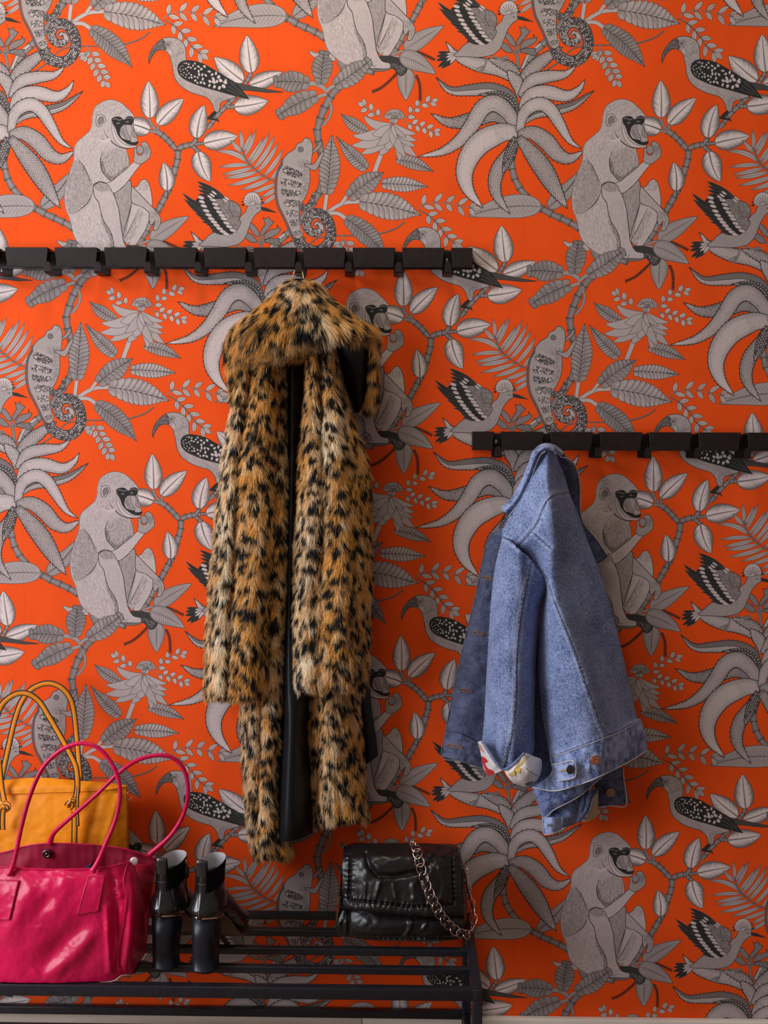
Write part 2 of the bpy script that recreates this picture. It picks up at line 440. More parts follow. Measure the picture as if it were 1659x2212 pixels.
def draw_wallpaper():
    canvas[:] = ORANGE
    # soft watercolour mottling of the ground
    yy, xx = np.mgrid[0:TH, 0:TW]
    m = np.zeros((TH, TW), np.float32)
    for k in range(26):
        fx, fy = rng.integers(0, 5) * 2, rng.integers(-5, 6)
        fy = int(fy)
        m += np.cos(2 * math.pi * (fx * xx / TW + fy * 2 * yy / TH) + rng.uniform(0, 6.28)).astype(np.float32) / (1 + .4 * (abs(fx) + abs(fy)))
    m /= np.abs(m).max()
    canvas[:] *= (1 + .07 * m)[..., None]
    canvas[:] *= (1 + rng.normal(0, .018, (TH, TW)).astype(np.float32))[..., None]
    # --- trunks and stems behind
    fr('F6')
    bamboo([(115, 1180), (160, 1110), (220, 1040), (290, 980), (350, 900), (400, 830), (440, 765), (465, 700)], 46, 9)
    bamboo([(468, 660), (462, 590), (455, 520), (432, 440), (422, 380), (440, 310), (465, 240), (500, 170), (550, 105)], 46, 8, w1=50)
    stem([(120, 1165), (160, 1080), (230, 1020)], 14, .66)
    stem([(460, 345), (500, 290), (512, 235), (500, 195)], 13, .45)
    fr('D')
    bamboo([(75, 470), (70, 560), (95, 660), (140, 730), (200, 790), (280, 845), (350, 880), (430, 915), (500, 955)], 44, 11)
    bamboo([(590, 1090), (625, 1140)], 56, 1)
    bamboo([(740, 1150), (800, 1160)], 40, 1)
    leaf_vein((300, 830), (500, 600), 100, .12, .42, .60, 14, dash=True, edge=.14)
    fr('Z1'); cur_p = cur
    globals()['cur'] = (0, 0, 1.0)
    leaf_vein((1170, 447), (1011, 468), 50, .12, .52, .36, 16, dash=True)
    # branch
    fr('H1')
    bamboo([(1280, 500), (1370, 560), (1450, 640), (1520, 720)], 78, 4, flip=True)
    bamboo([(1250, 1560), (1290, 1480), (1350, 1370), (1420, 1240), (1460, 1140), (1490, 1040), (1520, 930), (1545, 830), (1545, 740)], 82, 9)
    stem([(1185, 345), (1225, 430), (1290, 505)], 26, .42); stem([(1300, 430), (1295, 500)], 24, .42); stem([(1195, 495), (1290, 512)], 30, .42)
    fr('D')
    bamboo([(905, 1060), (945, 1010), (975, 950), (1010, 880)], 42, 4)
    fr('H5')
    bamboo([(500, 1545), (560, 1520), (640, 1500), (720, 1490)], 76, 3)
    bamboo([(690, 1490), (735, 1420)], 60, 1); bamboo([(720, 1490), (830, 1478)], 44, 3); bamboo([(690, 1520), (770, 1590)], 56, 2)
    bamboo([(880, 1290), (960, 1180), (1040, 1080), (1130, 990), (1230, 880)], 62, 6)
    bamboo([(1130, 1010), (1220, 1012)], 55, 2)
    bamboo([(1345, 740), (1400, 650), (1435, 575)], 50, 3)
    leaf_light((140, 1160), (122, 678), 236, .02); leaf_light((235, 1240), (575, 908), 225, -.06)
    leaf_light((740, 1415), (838, 990), 236, -.10); leaf_light((825, 1480), (1268, 1390), 245, -.03)
    leaf_light((1215, 1012), (1655, 935), 250, .05); leaf_light((1440, 580), (1382, 95), 255, -.02); leaf_light((1340, 690), (965, 372), 255, -.05)
    fr('H1'); leaf_light((1198, 492), (880, 400), 240, .08)
    fr('Z1'); leaf_light((1270, 968), (1345, 1162), 122, .12); leaf_light((1068, 1222), (1046, 1038), 104, .10)
    stroke([(1068, 1215), (1075, 1240), (1062, 1270)], 7, grey(.08), taper=True)
    fr('Z2'); leaf_light((-5, 545), (205, 460), 104, .05)
    # --- frond
    fr('F2')
    def blade(a, b, w, bend, tone=.63):
        c = bez(*T([a, b]), bend, 14); t, n = frame_of(c); s = np.linspace(0, 1, 14)
        pr = sc(w) / 2 * np.sin(math.pi * (s * .95 + .03) ** .8) ** .8; pr[-1] = 0
        poly = np.concatenate([c + n * pr[:, None], (c - n * pr[:, None])[::-1]])
        paint(poly, grey(tone)); paint([ribbon(c + n * (pr * v)[:, None], 1.6) for v in (.4, -.45)], grey(.3), .6, clip=poly)
        line(c[:-1], 2.2, grey(.18)); line(poly, 2.2, grey(.15), closed=True)
    for a, b, w, k in [((1150, 500), (1140, 378), 24, .1), ((1155, 510), (1215, 392), 26, .12), ((1165, 545), (1245, 376), 24, .05),
                       ((1185, 575), (1290, 425), 26, .08), ((1200, 595), (1328, 393), 28, .08), ((1225, 620), (1362, 412), 28, .1),
                       ((1250, 640), (1386, 455), 28, .08), ((1290, 665), (1412, 498), 28, .1), ((1330, 690), (1425, 560), 26, .1), ((1150, 515), (1082, 440), 26, -.08),
                       ((1165, 550), (1025, 505), 26, .1), ((1180, 578), (985, 515), 30, .24), ((1195, 598), (1003, 612), 26, .06), ((1215, 615), (1022, 657), 27, -.05),
                       ((1245, 640), (1040, 678), 28, -.06), ((1280, 665), (1058, 726), 28, -.06), ((1320, 688), (1138, 752), 28, -.06),
                       ((1365, 715), (1195, 775), 26, -.05), ((1370, 745), (1270, 800), 25, -.05), ((1370, 780), (1270, 845), 25, -.05)]:
        blade(a, b, w, k)
    rope([(1370, 708), (1310, 680), (1250, 640), (1180, 570), (1152, 490)], 7)
    # --- vines and sprigs
    fr('F6')
    rope([(250, 1190), (300, 1160), (345, 1130)], 9); rope([(385, 1085), (430, 1050), (500, 1035), (600, 1030), (680, 1032)], 8)
    rope([(815, 1022), (880, 1005), (940, 980), (985, 945)], 9)
    sprig([(590, 1030), (615, 1080), (645, 1140), (680, 1205), (705, 1245)], 11, 58, 32, .60, first=.12, ang=.95, alt=True)
    sprig([(605, 1040), (590, 1075), (580, 1085)], 2, 50, 32, .6, first=.8, alt=True)
    sprig([(1065, 862), (1130, 828), (1230, 828), (1330, 848), (1400, 860)], 5, 76, 30, .62, first=.10, ang=.8)
    sprig([(1070, 870), (1130, 905), (1190, 960), (1250, 1040), (1300, 1080)], 5, 72, 31, .62, first=.20, ang=.78, rope=True)
    # --- protea
    leaf_lobed((745, 385), (572, 270), 84, -.12, 11, .45)
    leaf_lobed((920, 555), (1160, 636), 84, -.10, 12, .47)
    stem([(785, 650), (800, 600), (840, 490)], 24, .66)
    sprig([(835, 315), (780, 268), (715, 225)], 5, 50, 28, .68, first=.25, ang=.85, alt=True)
    sprig([(955, 330), (1010, 270), (1070, 215), (1140, 195)], 7, 50, 27, .7, first=.2, ang=.8, alt=True)
    sprig([(970, 330), (1050, 345), (1110, 365), (1160, 390)], 8, 48, 26, .7, first=.12, ang=.85, alt=True)
    C = (890, 345)
    for base, tip, w, k in [((905, 350), (1052, 540), 62, .18), ((900, 360), (942, 572), 66, -.16), ((880, 440), (820, 530), 60, -.05), ((900, 350), (700, 522), 72, -.22), ((890, 350), (640, 468), 76, -.26), ((880, 345), (645, 406), 64, -.26),
                            ((900, 350), (1046, 478), 46, .20), ((905, 345), (1052, 440), 44, .22), ((905, 340), (1050, 396), 38, .20), ((890, 400), (860, 500), 66, -.10), ((885, 340), (714, 282), 54, -.34), ((880, 350), (770, 400), 60, -.2), ((895, 360), (800, 470), 58, -.2),
                            ((900, 380), (985, 545), 52, .12), ((895, 360), (905, 470), 44, .02), ((900, 345), (985, 420), 30, .15), ((895, 345), (930, 430), 26, .1)]:
        petal(base, tip, w, k, .56 * rng.uniform(.95, 1.06))
    for r_, m, z in ((58, 11, 48), (36, 9, 42), (12, 5, 38)):
        for k in range(m):
            a = -math.pi * (.02 + .96 * (k + .5) / m)
            smallleaf(T([(908 + r_ * .25 * math.cos(a), 300 + r_ * .2 * math.sin(a))])[0], T([(908 + (r_ + 12) * math.cos(a), 300 + (r_ * 1.05) * math.sin(a))])[0], sc(26), .6 * rng.uniform(.8, 1.2))
    for k in np.linspace(-1, 1, 5): smallleaf(T([(905 + 22 * k, 300)])[0], T([(900 + 8 * k, 335)])[0], sc(20), .66)
    # --- lobed leaves near the lizard
    stem([(475, 900), (482, 840), (490, 775)], 20, .66); stem([(500, 885), (550, 850), (610, 825), (700, 818)], 20, .66); stem([(580, 835), (615, 785)], 18, .66)
    stem([(480, 893), (560, 892), (615, 925)], 20, .66)
    leaf_lobed((490, 780), (516, 402), 142, .02, 13, .43, tipw=.3)
    leaf_lobed((745, 620), (545, 412), 96, -.06, 14, .46, blunt=.6)
    leaf_lobed((830, 708), (1128, 728), 100, -.03, 12, .56)
    leaf_lobed((625, 795), (850, 635), 134, -.05, 9, .40, fat=.7)
    leaf_lobed((690, 818), (1085, 905), 176, -.05, 11, .52, fat=.66)
    leaf_lobed((605, 920), (875, 1165), 136, -.10, 14, .38)
    # --- oak-like cluster
    fr('D')
    stem([(515, 1275), (490, 1250), (450, 1230), (405, 1226)], 22, .5); stem([(515, 1290), (480, 1300), (450, 1315)], 18, .5); stem([(512, 1275), (540, 1250), (580, 1232)], 18, .5)
    leaf_lobed((480, 1235), (498, 1032), 138, -.04, 8, .36, fat=.72, tipw=.8)
    leaf_lobed((560, 1240), (785, 1085), 132, .05, 9, .42, fat=.7, tipw=.8)
    leaf_lobed((410, 1226), (188, 1215), 138, .06, 8, .37, fat=.72, tipw=.9)
    leaf_lobed((458, 1298), (212, 1422), 132, .08, 8, .37, fat=.72, tipw=.9)
    # --- bells
    fr('H3')
    stem([(985, 885), (995, 960), (1000, 1080)], 30, .36)
    for q in ((960, 790), (1000, 780), (1035, 825), (930, 855), (1045, 845)): stem([(982, 890), q], 16, .4)
    def bell(pts, tone=.36):
        p = shape(pts, tone, 3.2)
        d = scatter(p, 60); paint([ell(x, 2.2, 2.2, n=6) for x in d], grey(.1), .8, clip=p)
    shape([(840, 625), (900, 645), (960, 730), (962, 790), (910, 770), (850, 690)], .36); shape([(785, 790), (810, 742), (880, 775), (935, 850), (870, 868), (800, 820)], .34)
    bell([(980, 760), (1000, 700), (1040, 640), (1020, 548), (1020, 548), (1058, 572), (1085, 545), (1112, 585), (1158, 605), (1158, 605), (1110, 665), (1060, 720), (1005, 778)])
    bell([(1030, 820), (1040, 760), (1110, 710), (1190, 690), (1195, 640), (1195, 640), (1215, 678), (1245, 690), (1245, 690), (1215, 745), (1140, 790), (1050, 825)])
    bell([(1030, 845), (1100, 815), (1230, 818), (1230, 818), (1215, 850), (1242, 880), (1210, 908), (1120, 885), (1050, 865)], .33)
    # --- aloe
    fr('F5')
    aloe([(1248, 1270), (1225, 1200), (1130, 1140), (990, 1110), (870, 1060), (800, 975)], 92, .55, root=.5)
    aloe([(1255, 1200), (1190, 1130), (1060, 1080)], 70, .42, root=.6)
    fr('Z3')
    aloe([(75, 600), (110, 490), (200, 400), (345, 300)], 84, .45, peak=.5)
    aloe([(75, 620), (60, 540), (-10, 450)], 80, .5, peak=.5)
    aloe([(75, 620), (140, 520), (250, 490), (360, 475), (435, 418)], 78, .55)
    aloe([(80, 720), (130, 615), (240, 590), (370, 615), (450, 570), (488, 508)], 88, .62, dots=.8)
    aloe([(78, 790), (170, 730), (300, 705), (420, 670), (548, 578)], 62, .52, split=-1)
    fr('F5')
    aloe([(1240, 1400), (1190, 1300), (1080, 1258), (960, 1262), (830, 1262), (740, 1183)], 78, .55, split=1)
    aloe([(1240, 1430), (1200, 1330), (1110, 1290), (1000, 1290)], 50, .18, dark=True, dots=.75, spines=False)
    fr('Z2')
    aloe([(1700, 800), (1560, 735), (1440, 762), (1280, 785), (1155, 726)], 95, .36, root=.5)
    aloe([(1715, 830), (1650, 720), (1570, 662), (1490, 690), (1420, 800), (1340, 900), (1230, 970), (1072, 1004)], 104, .55, root=.6, peak=.3)
    aloe([(1705, 870), (1660, 980), (1590, 1080), (1565, 1180), (1590, 1270), (1665, 1370)], 92, .45, root=.5)
    aloe([(1712, 850), (1610, 850), (1480, 910), (1400, 1010), (1372, 1120), (1405, 1230), (1492, 1332)], 142, .66, root=.55, peak=.3, dots=.86)
    fr('Z3')
    aloe([(48, 880), (15, 970), (-40, 1110)], 72, .2, dark=True, dots=.72, spines=False)
    aloe([(65, 850), (100, 720), (190, 665), (265, 700), (330, 800), (390, 900), (468, 952)], 84, .62, root=.5)
    aloe([(60, 865), (150, 850), (240, 905), (310, 985), (390, 1015), (484, 963)], 104, .48, root=.5)
    aloe([(62, 880), (130, 960), (220, 1080), (300, 1215), (376, 1336)], 118, .42, root=.4, peak=.45)
    # --- chameleon
    fr('H4')
    hand = [(665, 330), (680, 290), (735, 225), (768, 168), (792, 200), (765, 262), (700, 312)]
    shape(hand, .42)
    tl = cat(T([(500, 1370), (560, 1475), (650, 1530), (760, 1545), (855, 1495), (915, 1395), (920, 1280), (885, 1165), (805, 1090), (715, 1070), (645, 1115), (615, 1200), (640, 1280), (720, 1320), (790, 1290), (795, 1225), (745, 1195), (715, 1225)]), 10, closed=False)
    tw = np.interp(np.linspace(0, 1, len(tl)), [0, .15, .5, .8, 1], [62, 64, 60, 42, 10])
    t, n = frame_of(tl)
    for sg in (1, -1):
        e = tl + n * (sg * tw / 2)[:, None]
        paint(strokes(e[::2] - t[::2] * 4, e[::2] + n[::2] * sg * 9 + t[::2] * 8, 7), grey(.2))
    tp = ribbon(tl, tw); paint(tp, grey(.13))
    ds = []
    for i in range(0, len(tl) - 1, 1):
        for v in np.linspace(-.40, .40, 5):
            if rng.random() < .5:
                ds.append(ell(tl[i] + n[i] * v * tw[i] + rng.normal(0, 1.5, 2), *(rng.uniform(2.2, 5.2) * np.ones(2)), n=7))
    paint(ds, grey(.6)); line(tp, 2.6, INK, closed=True)
    body = shape([(600, 130), (640, 150), (672, 205), (678, 280), (672, 350), (662, 430), (645, 530), (652, 640), (635, 760), (590, 880), (530, 980), (520, 1100), (540, 1250), (570, 1340), (500, 1390), (440, 1330), (380, 1200), (320, 1080), (270, 980), (240, 850), (235, 700), (250, 560), (300, 470), (300, 415), (360, 330), (450, 270), (480, 210), (545, 180), (562, 145)], .50)
    bk = cat(T([(300, 400), (290, 470), (243, 560), (222, 700), (225, 850), (258, 985), (308, 1085), (368, 1205), (430, 1340), (470, 1400)]), 12, closed=False)
    t, n = frame_of(bk)
    paint(strokes(bk - t * 5, bk + n * 12 + t * 9, 8), grey(.2)); paint(strokes(bk, bk - n * 8 + t * 6, 3), grey(.2), .7)
    fur(cat(T([(560, 150), (660, 180), (672, 350), (650, 440), (520, 420), (520, 300)]), 4), .2, 500, 9, (.28, .72), 1.6)
    sm = scatter(cat(T([(480, 420), (660, 430), (640, 540), (650, 640), (630, 760), (580, 870), (540, 860), (545, 560)]), 4), 260)
    paint([ribbon(ell(x, 5.5, 5.0, n=8), 1.4) for x in sm], grey(.22), .65, clip=body)
    for bnd in [[(340, 480), (535, 560), (528, 640), (318, 572)], [(308, 640), (538, 690), (525, 745), (308, 722)], [(308, 758), (518, 788), (514, 850), (318, 852)], [(338, 900), (512, 912), (512, 980), (350, 984)], [(368, 1035), (498, 1038), (492, 1110), (375, 1108)], [(408, 1150), (512, 1138), (522, 1200), (430, 1242)], [(458, 1290), (542, 1268), (556, 1330), (480, 1348)]]:
        b = cat(T(bnd), 4); paint(b, grey(.14))
        d = scatter(b, 190)
        keep = []
        for x in d:
            if all(np.hypot(*(x - y[0])) > y[1] + 3.0 for y in keep): keep.append((x, rng.choice([3.0, 3.8, 5.0, 8.0], p=[.45, .3, .2, .05])))
        paint([ell(x, r_, r_, n=8) for x, r_ in keep], grey(.64)); paint([ell(x, 1.3, 1.3, n=5) for x, r_ in keep if r_ > 4.5], grey(.2))
    for a, b, c_ in [((312, 598), (430, 640), (545, 665)), ((308, 740), (420, 765), (530, 768)), ((330, 875), (420, 885), (512, 880)), ((360, 1010), (440, 1012), (508, 1008)), ((395, 1130), (450, 1130), (510, 1122)), ((440, 1265), (490, 1250), (535, 1235)), ((370, 445), (450, 500), (560, 530))]:
        p = cat(T([a, b, c_]), 6, closed=False); line(p, 13, grey(.56)); t, n = frame_of(p); paint(strokes(p - n * 6, p + n * 6, 1.8), grey(.22), .8)
    paint(ell(T([(527, 275)])[0], 19, 18), grey(.3)); line(ell(T([(527, 275)])[0], 18, 17), 2.2, INK, closed=True); paint(ell(T([(527, 275)])[0], 9, 9), grey(.5)); line(ell(T([(527, 275)])[0], 8, 8), 2, INK, closed=True); paint(ell(T([(527, 275)])[0], 3.5, 3.5), INK)
    paint(ell(T([(606, 143)])[0], 3, 3), INK); stroke([(640, 150), (625, 175), (640, 200)], 2)
    arm = shape([(570, 450), (680, 460), (735, 395), (785, 315), (812, 300), (815, 340), (790, 400), (722, 532), (640, 512)], .47); fur(arm, 1.5, 120, 8, (.25, .65), 1.5)
    for k in range(4): stroke([(775, 345), (790 + 8 * k, 305 + 12 * k)], 2.4); stroke([(745, 225), (770 + 9 * k, 175 + 14 * k)], 2.2)
    leg = shape([(520, 930), (600, 965), (660, 890), (690, 812), (722, 850), (690, 960), (600, 1025), (525, 1030)], .18)
    paint([ell(x, 3.6, 3.6, n=7) for x in scatter(leg, 90)], grey(.55), clip=leg)
    # --- hornbill-like bird
    fr('H5')
    tail = shape([(1230, 700), (1420, 742), (1650, 790), (1852, 824), (1852, 824), (1650, 830), (1430, 806), (1310, 800)], .15, smooth=False)
    body = shape([(300, 150), (345, 128), (420, 122), (500, 145), (560, 190), (600, 280), (612, 420), (700, 520), (900, 700), (1100, 820), (1240, 880), (1150, 920), (1060, 950), (1040, 1000), (1030, 1060), (1000, 1085), (960, 1050), (930, 960), (860, 890), (760, 860), (650, 820), (540, 750), (480, 680), (445, 600), (430, 500), (402, 390), (380, 330), (330, 283)], .52)
    fur(cat(T([(340, 200), (420, 150), (520, 190), (590, 330), (540, 430), (460, 560), (430, 480), (400, 380), (370, 300)]), 4), .95, 620, 26, (.10, .66), 2.6, .2)
    fur(cat(T([(430, 500), (500, 520), (640, 700), (960, 810), (1200, 890), (1050, 940), (1000, 1070), (940, 960), (860, 880), (650, 800), (500, 690)]), 4), .55, 900, 26, (.16, .78), 2.2, .25)
    fur(cat(T([(980, 900), (1200, 890), (1060, 940), (1030, 1050), (1000, 1080), (960, 1020)]), 4), 1.7, 260, 22, (.10, .4), 2.2)
    beak = shape([(300, 148), (240, 185), (180, 250), (140, 330), (122, 400), (134, 464), (134, 464), (152, 400), (205, 320), (262, 285), (335, 283), (352, 240), (335, 190)], .22)
    fur(beak, 2.5, 160, 40, (.1, .5), 3, .3); stroke([(318, 205), (240, 240), (180, 310), (150, 390)], 3)
    E_ = T([(370, 215)])[0]
    paint(ell(E_, 17, 21), grey(.6)); line(ell(E_, 17, 21), 2, INK, closed=True); paint(ell(E_, 11, 12), INK); paint(ell(E_, 6.5, 7), grey(.5)); paint(ell(E_, 3.2, 3.2), INK)
    paint(ell(T([(397, 316)])[0], 11, 14, -.5), grey(.62)); paint(ell(T([(297, 177)])[0], 5, 3.5), INK)
    wing = shape([(498, 510), (520, 455), (580, 422), (680, 422), (820, 460), (930, 520), (1050, 590), (1130, 640), (1250, 715), (1330, 810), (1412, 915), (1412, 915), (1290, 885), (1150, 850), (980, 800), (800, 750), (650, 690), (560, 640), (508, 580)], .075)
    spot = cat(T([(515, 515), (560, 450), (680, 440), (820, 480), (930, 545), (1100, 650), (1130, 760), (1040, 790), (820, 735), (660, 670), (540, 600)]), 4)
    keep = []
    cen = T([(690, 560)])[0]
    for x in scatter(spot, 900):
        r_ = 4.0 + 8.5 * np.clip((x[0] - cen[0] + 90) / 230, 0, 1)
        if np.hypot(*(x - cen)) < 22: continue
        if all(np.hypot(*(x - y[0])) > (y[1] + r_) * 1.02 + 1.8 for y in keep): keep.append((x, r_))
    paint([ell(x, r_ * rng.uniform(.9, 1.25), r_ * rng.uniform(.6, .9), rng.uniform(0, 3), n=int(rng.integers(5, 9))) for x, r_ in keep], grey(.7), clip=wing)
    for a, b in [((1085, 645), (1150, 690)), ((1160, 700), (1330, 835)), ((1140, 745), (1365, 880)), ((1125, 790), (1290, 865)), ((1175, 690), (1250, 735))]: stroke([a, b], 5, grey(.72))
    for q in ((1105, 700), (1085, 750), (1045, 675), (960, 695)): paint(ell(T([q])[0], 15, 11, .5, 6), grey(.7), clip=wing)
    shape([(965, 1070), (900, 1130), (882, 1168), (1000, 1188), (1025, 1218), (1025, 1218), (1012, 1178), (940, 1148), (985, 1095)], .08)
    # --- hoopoe-like bird
    fr('F5'); 
    for pts in ([(1050, 1070), (1042, 1120), (1000, 1158)], [(1042, 1120), (1020, 1165)], [(1042, 1120), (985, 1140)], [(1075, 1065), (1140, 1078), (1190, 1080)], [(1140, 1078), (1180, 1064)], [(1140, 1078), (1175, 1100)]): stroke(pts, 9, grey(.12), taper=False); stroke(pts, 5.5, grey(.42), taper=False)
    fr('H3')
    for b, w in [((0, 855), 60), ((-15, 905), 60), ((-20, 960), 60), ((0, 1040), 60), ((50, 1058), 60), ((110, 1035), 56)]: petal((215, 905), b, w, .03, .075)
    for b in ((105, 875), (95, 922), (105, 968), (150, 1000)): petal((235, 890), b, 40, .03, .68)
    body = shape([(205, 905), (260, 840), (330, 770), (420, 735), (600, 760), (690, 610), (740, 530), (795, 480), (830, 400), (880, 370), (940, 345), (990, 370), (1002, 430), (1000, 462), (930, 512), (880, 580), (845, 660), (800, 780), (730, 865), (660, 900), (520, 922), (400, 916)], .50)
    p = scatter(body, 1500); paint(strokes(p, p + (5, 4), 1.8), grey(.16), .75, clip=body)
    paint(cat(T([(560, 330), (430, 250), (330, 280), (200, 300), (150, 380), (220, 520), (340, 670), (430, 755), (560, 765), (660, 715), (600, 560)]), 5), grey(.075))
    for b, w in [((-2, 244), 74), ((14, 318), 70), ((55, 375), 66), ((105, 430), 62), ((155, 496), 60), ((215, 555), 58), ((238, 602), 54), ((296, 642), 54), ((335, 690), 50), ((358, 735), 46), ((430, 760), 46)]: petal((520, 600), b, w, -.08, .075)
    for b, w in [((185, 97), 70), ((192, 152), 64), ((192, 205), 60), ((196, 258), 54)]: petal((560, 345), b, w, .06, .075)
    cov = shape([(415, 320), (600, 335), (715, 395), (738, 500), (705, 560), (735, 615), (660, 720), (560, 600), (470, 440)], .40)
    p = scatter(cov, 420); paint([ribbon(ell(x, 5.5, 4.5, .8, 7)[:5], 1.5) for x in p], grey(.1), .8, clip=cov)
    stroke([(605, 340), (595, 440), (640, 530), (740, 545)], 3)
    def feath(c, a, b, an, tone): e = ell(T([c])[0], sc(a), sc(b), an, 12); paint(e, grey(tone)); line(e, 1.8, INK, closed=True)
    for c in ((232, 300), (245, 352), (268, 405), (295, 465), (325, 518), (358, 565), (392, 607), (425, 648), (462, 690), (505, 728), (545, 755)): feath(c, 46, 21, .25, .70)
    for c in ((310, 350), (335, 400), (362, 455), (395, 510), (430, 560), (470, 600), (510, 655), (550, 700), (590, 735)): feath(c, 44, 22, .3, .075)
    for c in ((385, 330), (412, 383), (430, 432), (462, 482), (495, 525), (522, 567), (552, 620), (585, 665), (630, 712)): feath(c, 46, 21, .25, .66)
    for c in ((400, 240), (375, 270), (345, 292), (560, 310), (540, 335)): feath(c, 42, 15, .6, .70)
    shape([(990, 420), (1060, 430), (1195, 492), (1195, 492), (1060, 474), (1000, 460)], .09, 2, smooth=False)
    cr = [(830, 405), (775, 372), (785, 300), (828, 250), (880, 232), (940, 245), (985, 300), (1000, 372), (930, 385)]
    cp = cat(T(cr), 6)
    hub = T([(890, 390)])[0]
    for k in range(11):
        a = math.radians(178 + k * 17.0)
        v = np.array([math.cos(a), math.sin(a)])
        q = hub + v * 56; o = np.array([-v[1], v[0]])
        paint(np.array([q - o * 9, q + v * 24, q + o * 9]), grey(.08))
    paint(cp, grey(.66)); line(cp, 2.4, INK, closed=True)
    for k in range(9):
        a = math.radians(190 + k * 19.0); v = np.array([math.cos(a), math.sin(a)]); line(np.array([hub + v * 14, hub + v * 60]), 2.4, INK, clip=cp)
    fur(cat(T([(830, 405), (930, 385), (1000, 372), (1000, 460), (900, 500), (830, 470)]), 4), .6, 200, 6, (.15, .6), 1.7)
    paint(ell(T([(950, 432)])[0], 5, 5), INK); paint(ell(T([(949, 430)])[0], 1.6, 1.6), grey(.7))
    # --- baboon-like monkey
    fr('D')
    catkin([(950, 1165), (900, 1215), (850, 1255), (795, 1280)]); catkin([(1050, 1035), (1110, 1060), (1175, 1092)]); catkin([(1062, 1180), (1085, 1240), (1090, 1330)])
    stem([(905, 1068), (950, 1045), (990, 1033)], 9, .55); stem([(905, 1070), (965, 1068)], 9, .55)
    leaf_vein((985, 1035), (1228, 890), 104, -.04, .42, .62, 17); leaf_vein((1003, 1140), (1003, 1333), 112, .03, .40, .68, 15)
    fr('H1')
    th = shape([(1005, 1195), (1040, 1170), (1090, 1100), (1150, 1092), (1195, 1170), (1220, 1290), (1225, 1420), (1190, 1570), (1150, 1680), (1080, 1800), (1000, 1900), (880, 1850), (860, 1730), (900, 1560), (960, 1380)], .64)
    fur(th, 2.0, 900, 22, (.36, .78), 2.0)
    fur(cat(T([(1040, 1180), (1090, 1105), (1150, 1095), (1190, 1170), (1150, 1230), (1080, 1220)]), 4), 1.8, 160, 20, (.22, .5), 2.4)
    fur(cat(T([(870, 1830), (960, 1640), (1060, 1440), (1120, 1480), (1060, 1660), (950, 1880)]), 4), 2.1, 600, 26, (.12, .42), 2.4)
    shape([(35, 1825), (120, 1850), (230, 1850), (330, 1880), (360, 1950), (240, 1930), (90, 1900)], .58, 2.4)
    torso = [(995, 305), (900, 200), (800, 130), (690, 110), (590, 140), (520, 190), (488, 255), (478, 335), (470, 420), (440, 490), (360, 560), (280, 632), (250, 705), (248, 790), (238, 860), (200, 965), (160, 1080), (135, 1200), (126, 1340), (146, 1450), (182, 1535), (215, 1665), (250, 1785), (305, 1865), (390, 1935), (490, 2000), (600, 2020), (740, 2000), (850, 1900), (930, 1560), (970, 1360), (968, 1180), (938, 1100), (942, 1000), (938, 900), (925, 790), (900, 715), (980, 690), (1030, 660), (1046, 620), (1000, 480), (990, 380)]
    tp = shape(torso, .62, 2.6)
    # ragged fur edge
    t, n = frame_of(tp)
    k = slice(8, 150, 1); cen = tp.mean(0)
    oo = n * np.sign(((tp - cen) * n).sum(1))[:, None]
    paint(strokes(tp[k] - oo[k] * 3, tp[k] + oo[k] * 6 + (0, 5), 4), grey(.60)); paint(strokes(tp[k] - oo[k] * 2, tp[k] + oo[k] * 6 + (2, 6), 1.8), grey(.2), .8)
    def flow(p):
        q = cen
        a = np.arctan2(p[:, 1] - T([(560, 330)])[0][1], 90.0)
        return 1.75 + .35 * np.sin(p[:, 1] / 140)
    fur(tp, flow, 5200, 24, (.28, .84), 2.0, .28)
    fur(cat(T([(478, 335), (500, 230), (590, 140), (690, 112), (800, 130), (900, 205), (985, 300), (860, 300), (740, 300), (640, 280), (560, 280)]), 4), 2.6, 700, 20, (.2, .62), 2.2, .3)
    fur(cat(T([(480, 300), (620, 300), (700, 420), (720, 560), (640, 560), (500, 560), (440, 500)]), 4), 2.4, 300, 18, (.26, .66), 2.0)
    fur(cat(T([(180, 1000), (280, 830), (380, 960), (460, 1120), (480, 1200), (430, 1350), (300, 1470), (190, 1500), (140, 1320), (150, 1120)]), 5), 1.25, 2600, 26, (.16, .45), 2.4)
    fur(cat(T([(290, 830), (390, 950), (450, 1090), (470, 1170), (380, 1010), (330, 920)]), 4), 1.1, 260, 26, (.06, .2), 3.2)
    chest = cat(T([(610, 740), (580, 820), (578, 900), (600, 980), (650, 1050), (712, 1108), (800, 1040), (930, 925), (935, 800), (900, 720), (780, 690)]), 5)
    fur(chest, 1.55, 1300, 26, (.15, .50), 2.4)
    fur(cat(T([(585, 800), (640, 960), (720, 1040), (880, 930), (925, 930), (800, 1040), (712, 1108), (640, 1045), (585, 930)]), 5), 1.2, 1000, 24, (.06, .20), 3.2)
    stroke([(620, 735), (585, 800), (577, 880), (600, 985), (650, 1050), (712, 1108)], 5, INK)
    stroke([(285, 825), (370, 920), (430, 1050), (492, 1165)], 4.5, INK)
    # haunch
    stroke([(492, 1165), (470, 1270), (420, 1370), (340, 1440), (240, 1512)], 5, INK)
    fur(cat(T([(470, 1270), (490, 1190), (560, 1330), (640, 1650), (730, 1800), (740, 1960), (600, 2000), (400, 1920), (260, 1780), (200, 1540), (330, 1470), (430, 1370)]), 5), 1.0, 1500, 28, (.40, .84), 2.0)
    fur(cat(T([(560, 1370), (620, 1590), (700, 1720), (742, 1850), (735, 1960), (690, 1940), (680, 1780), (600, 1640)]), 5), 1.1, 800, 28, (.08, .30), 2.6)
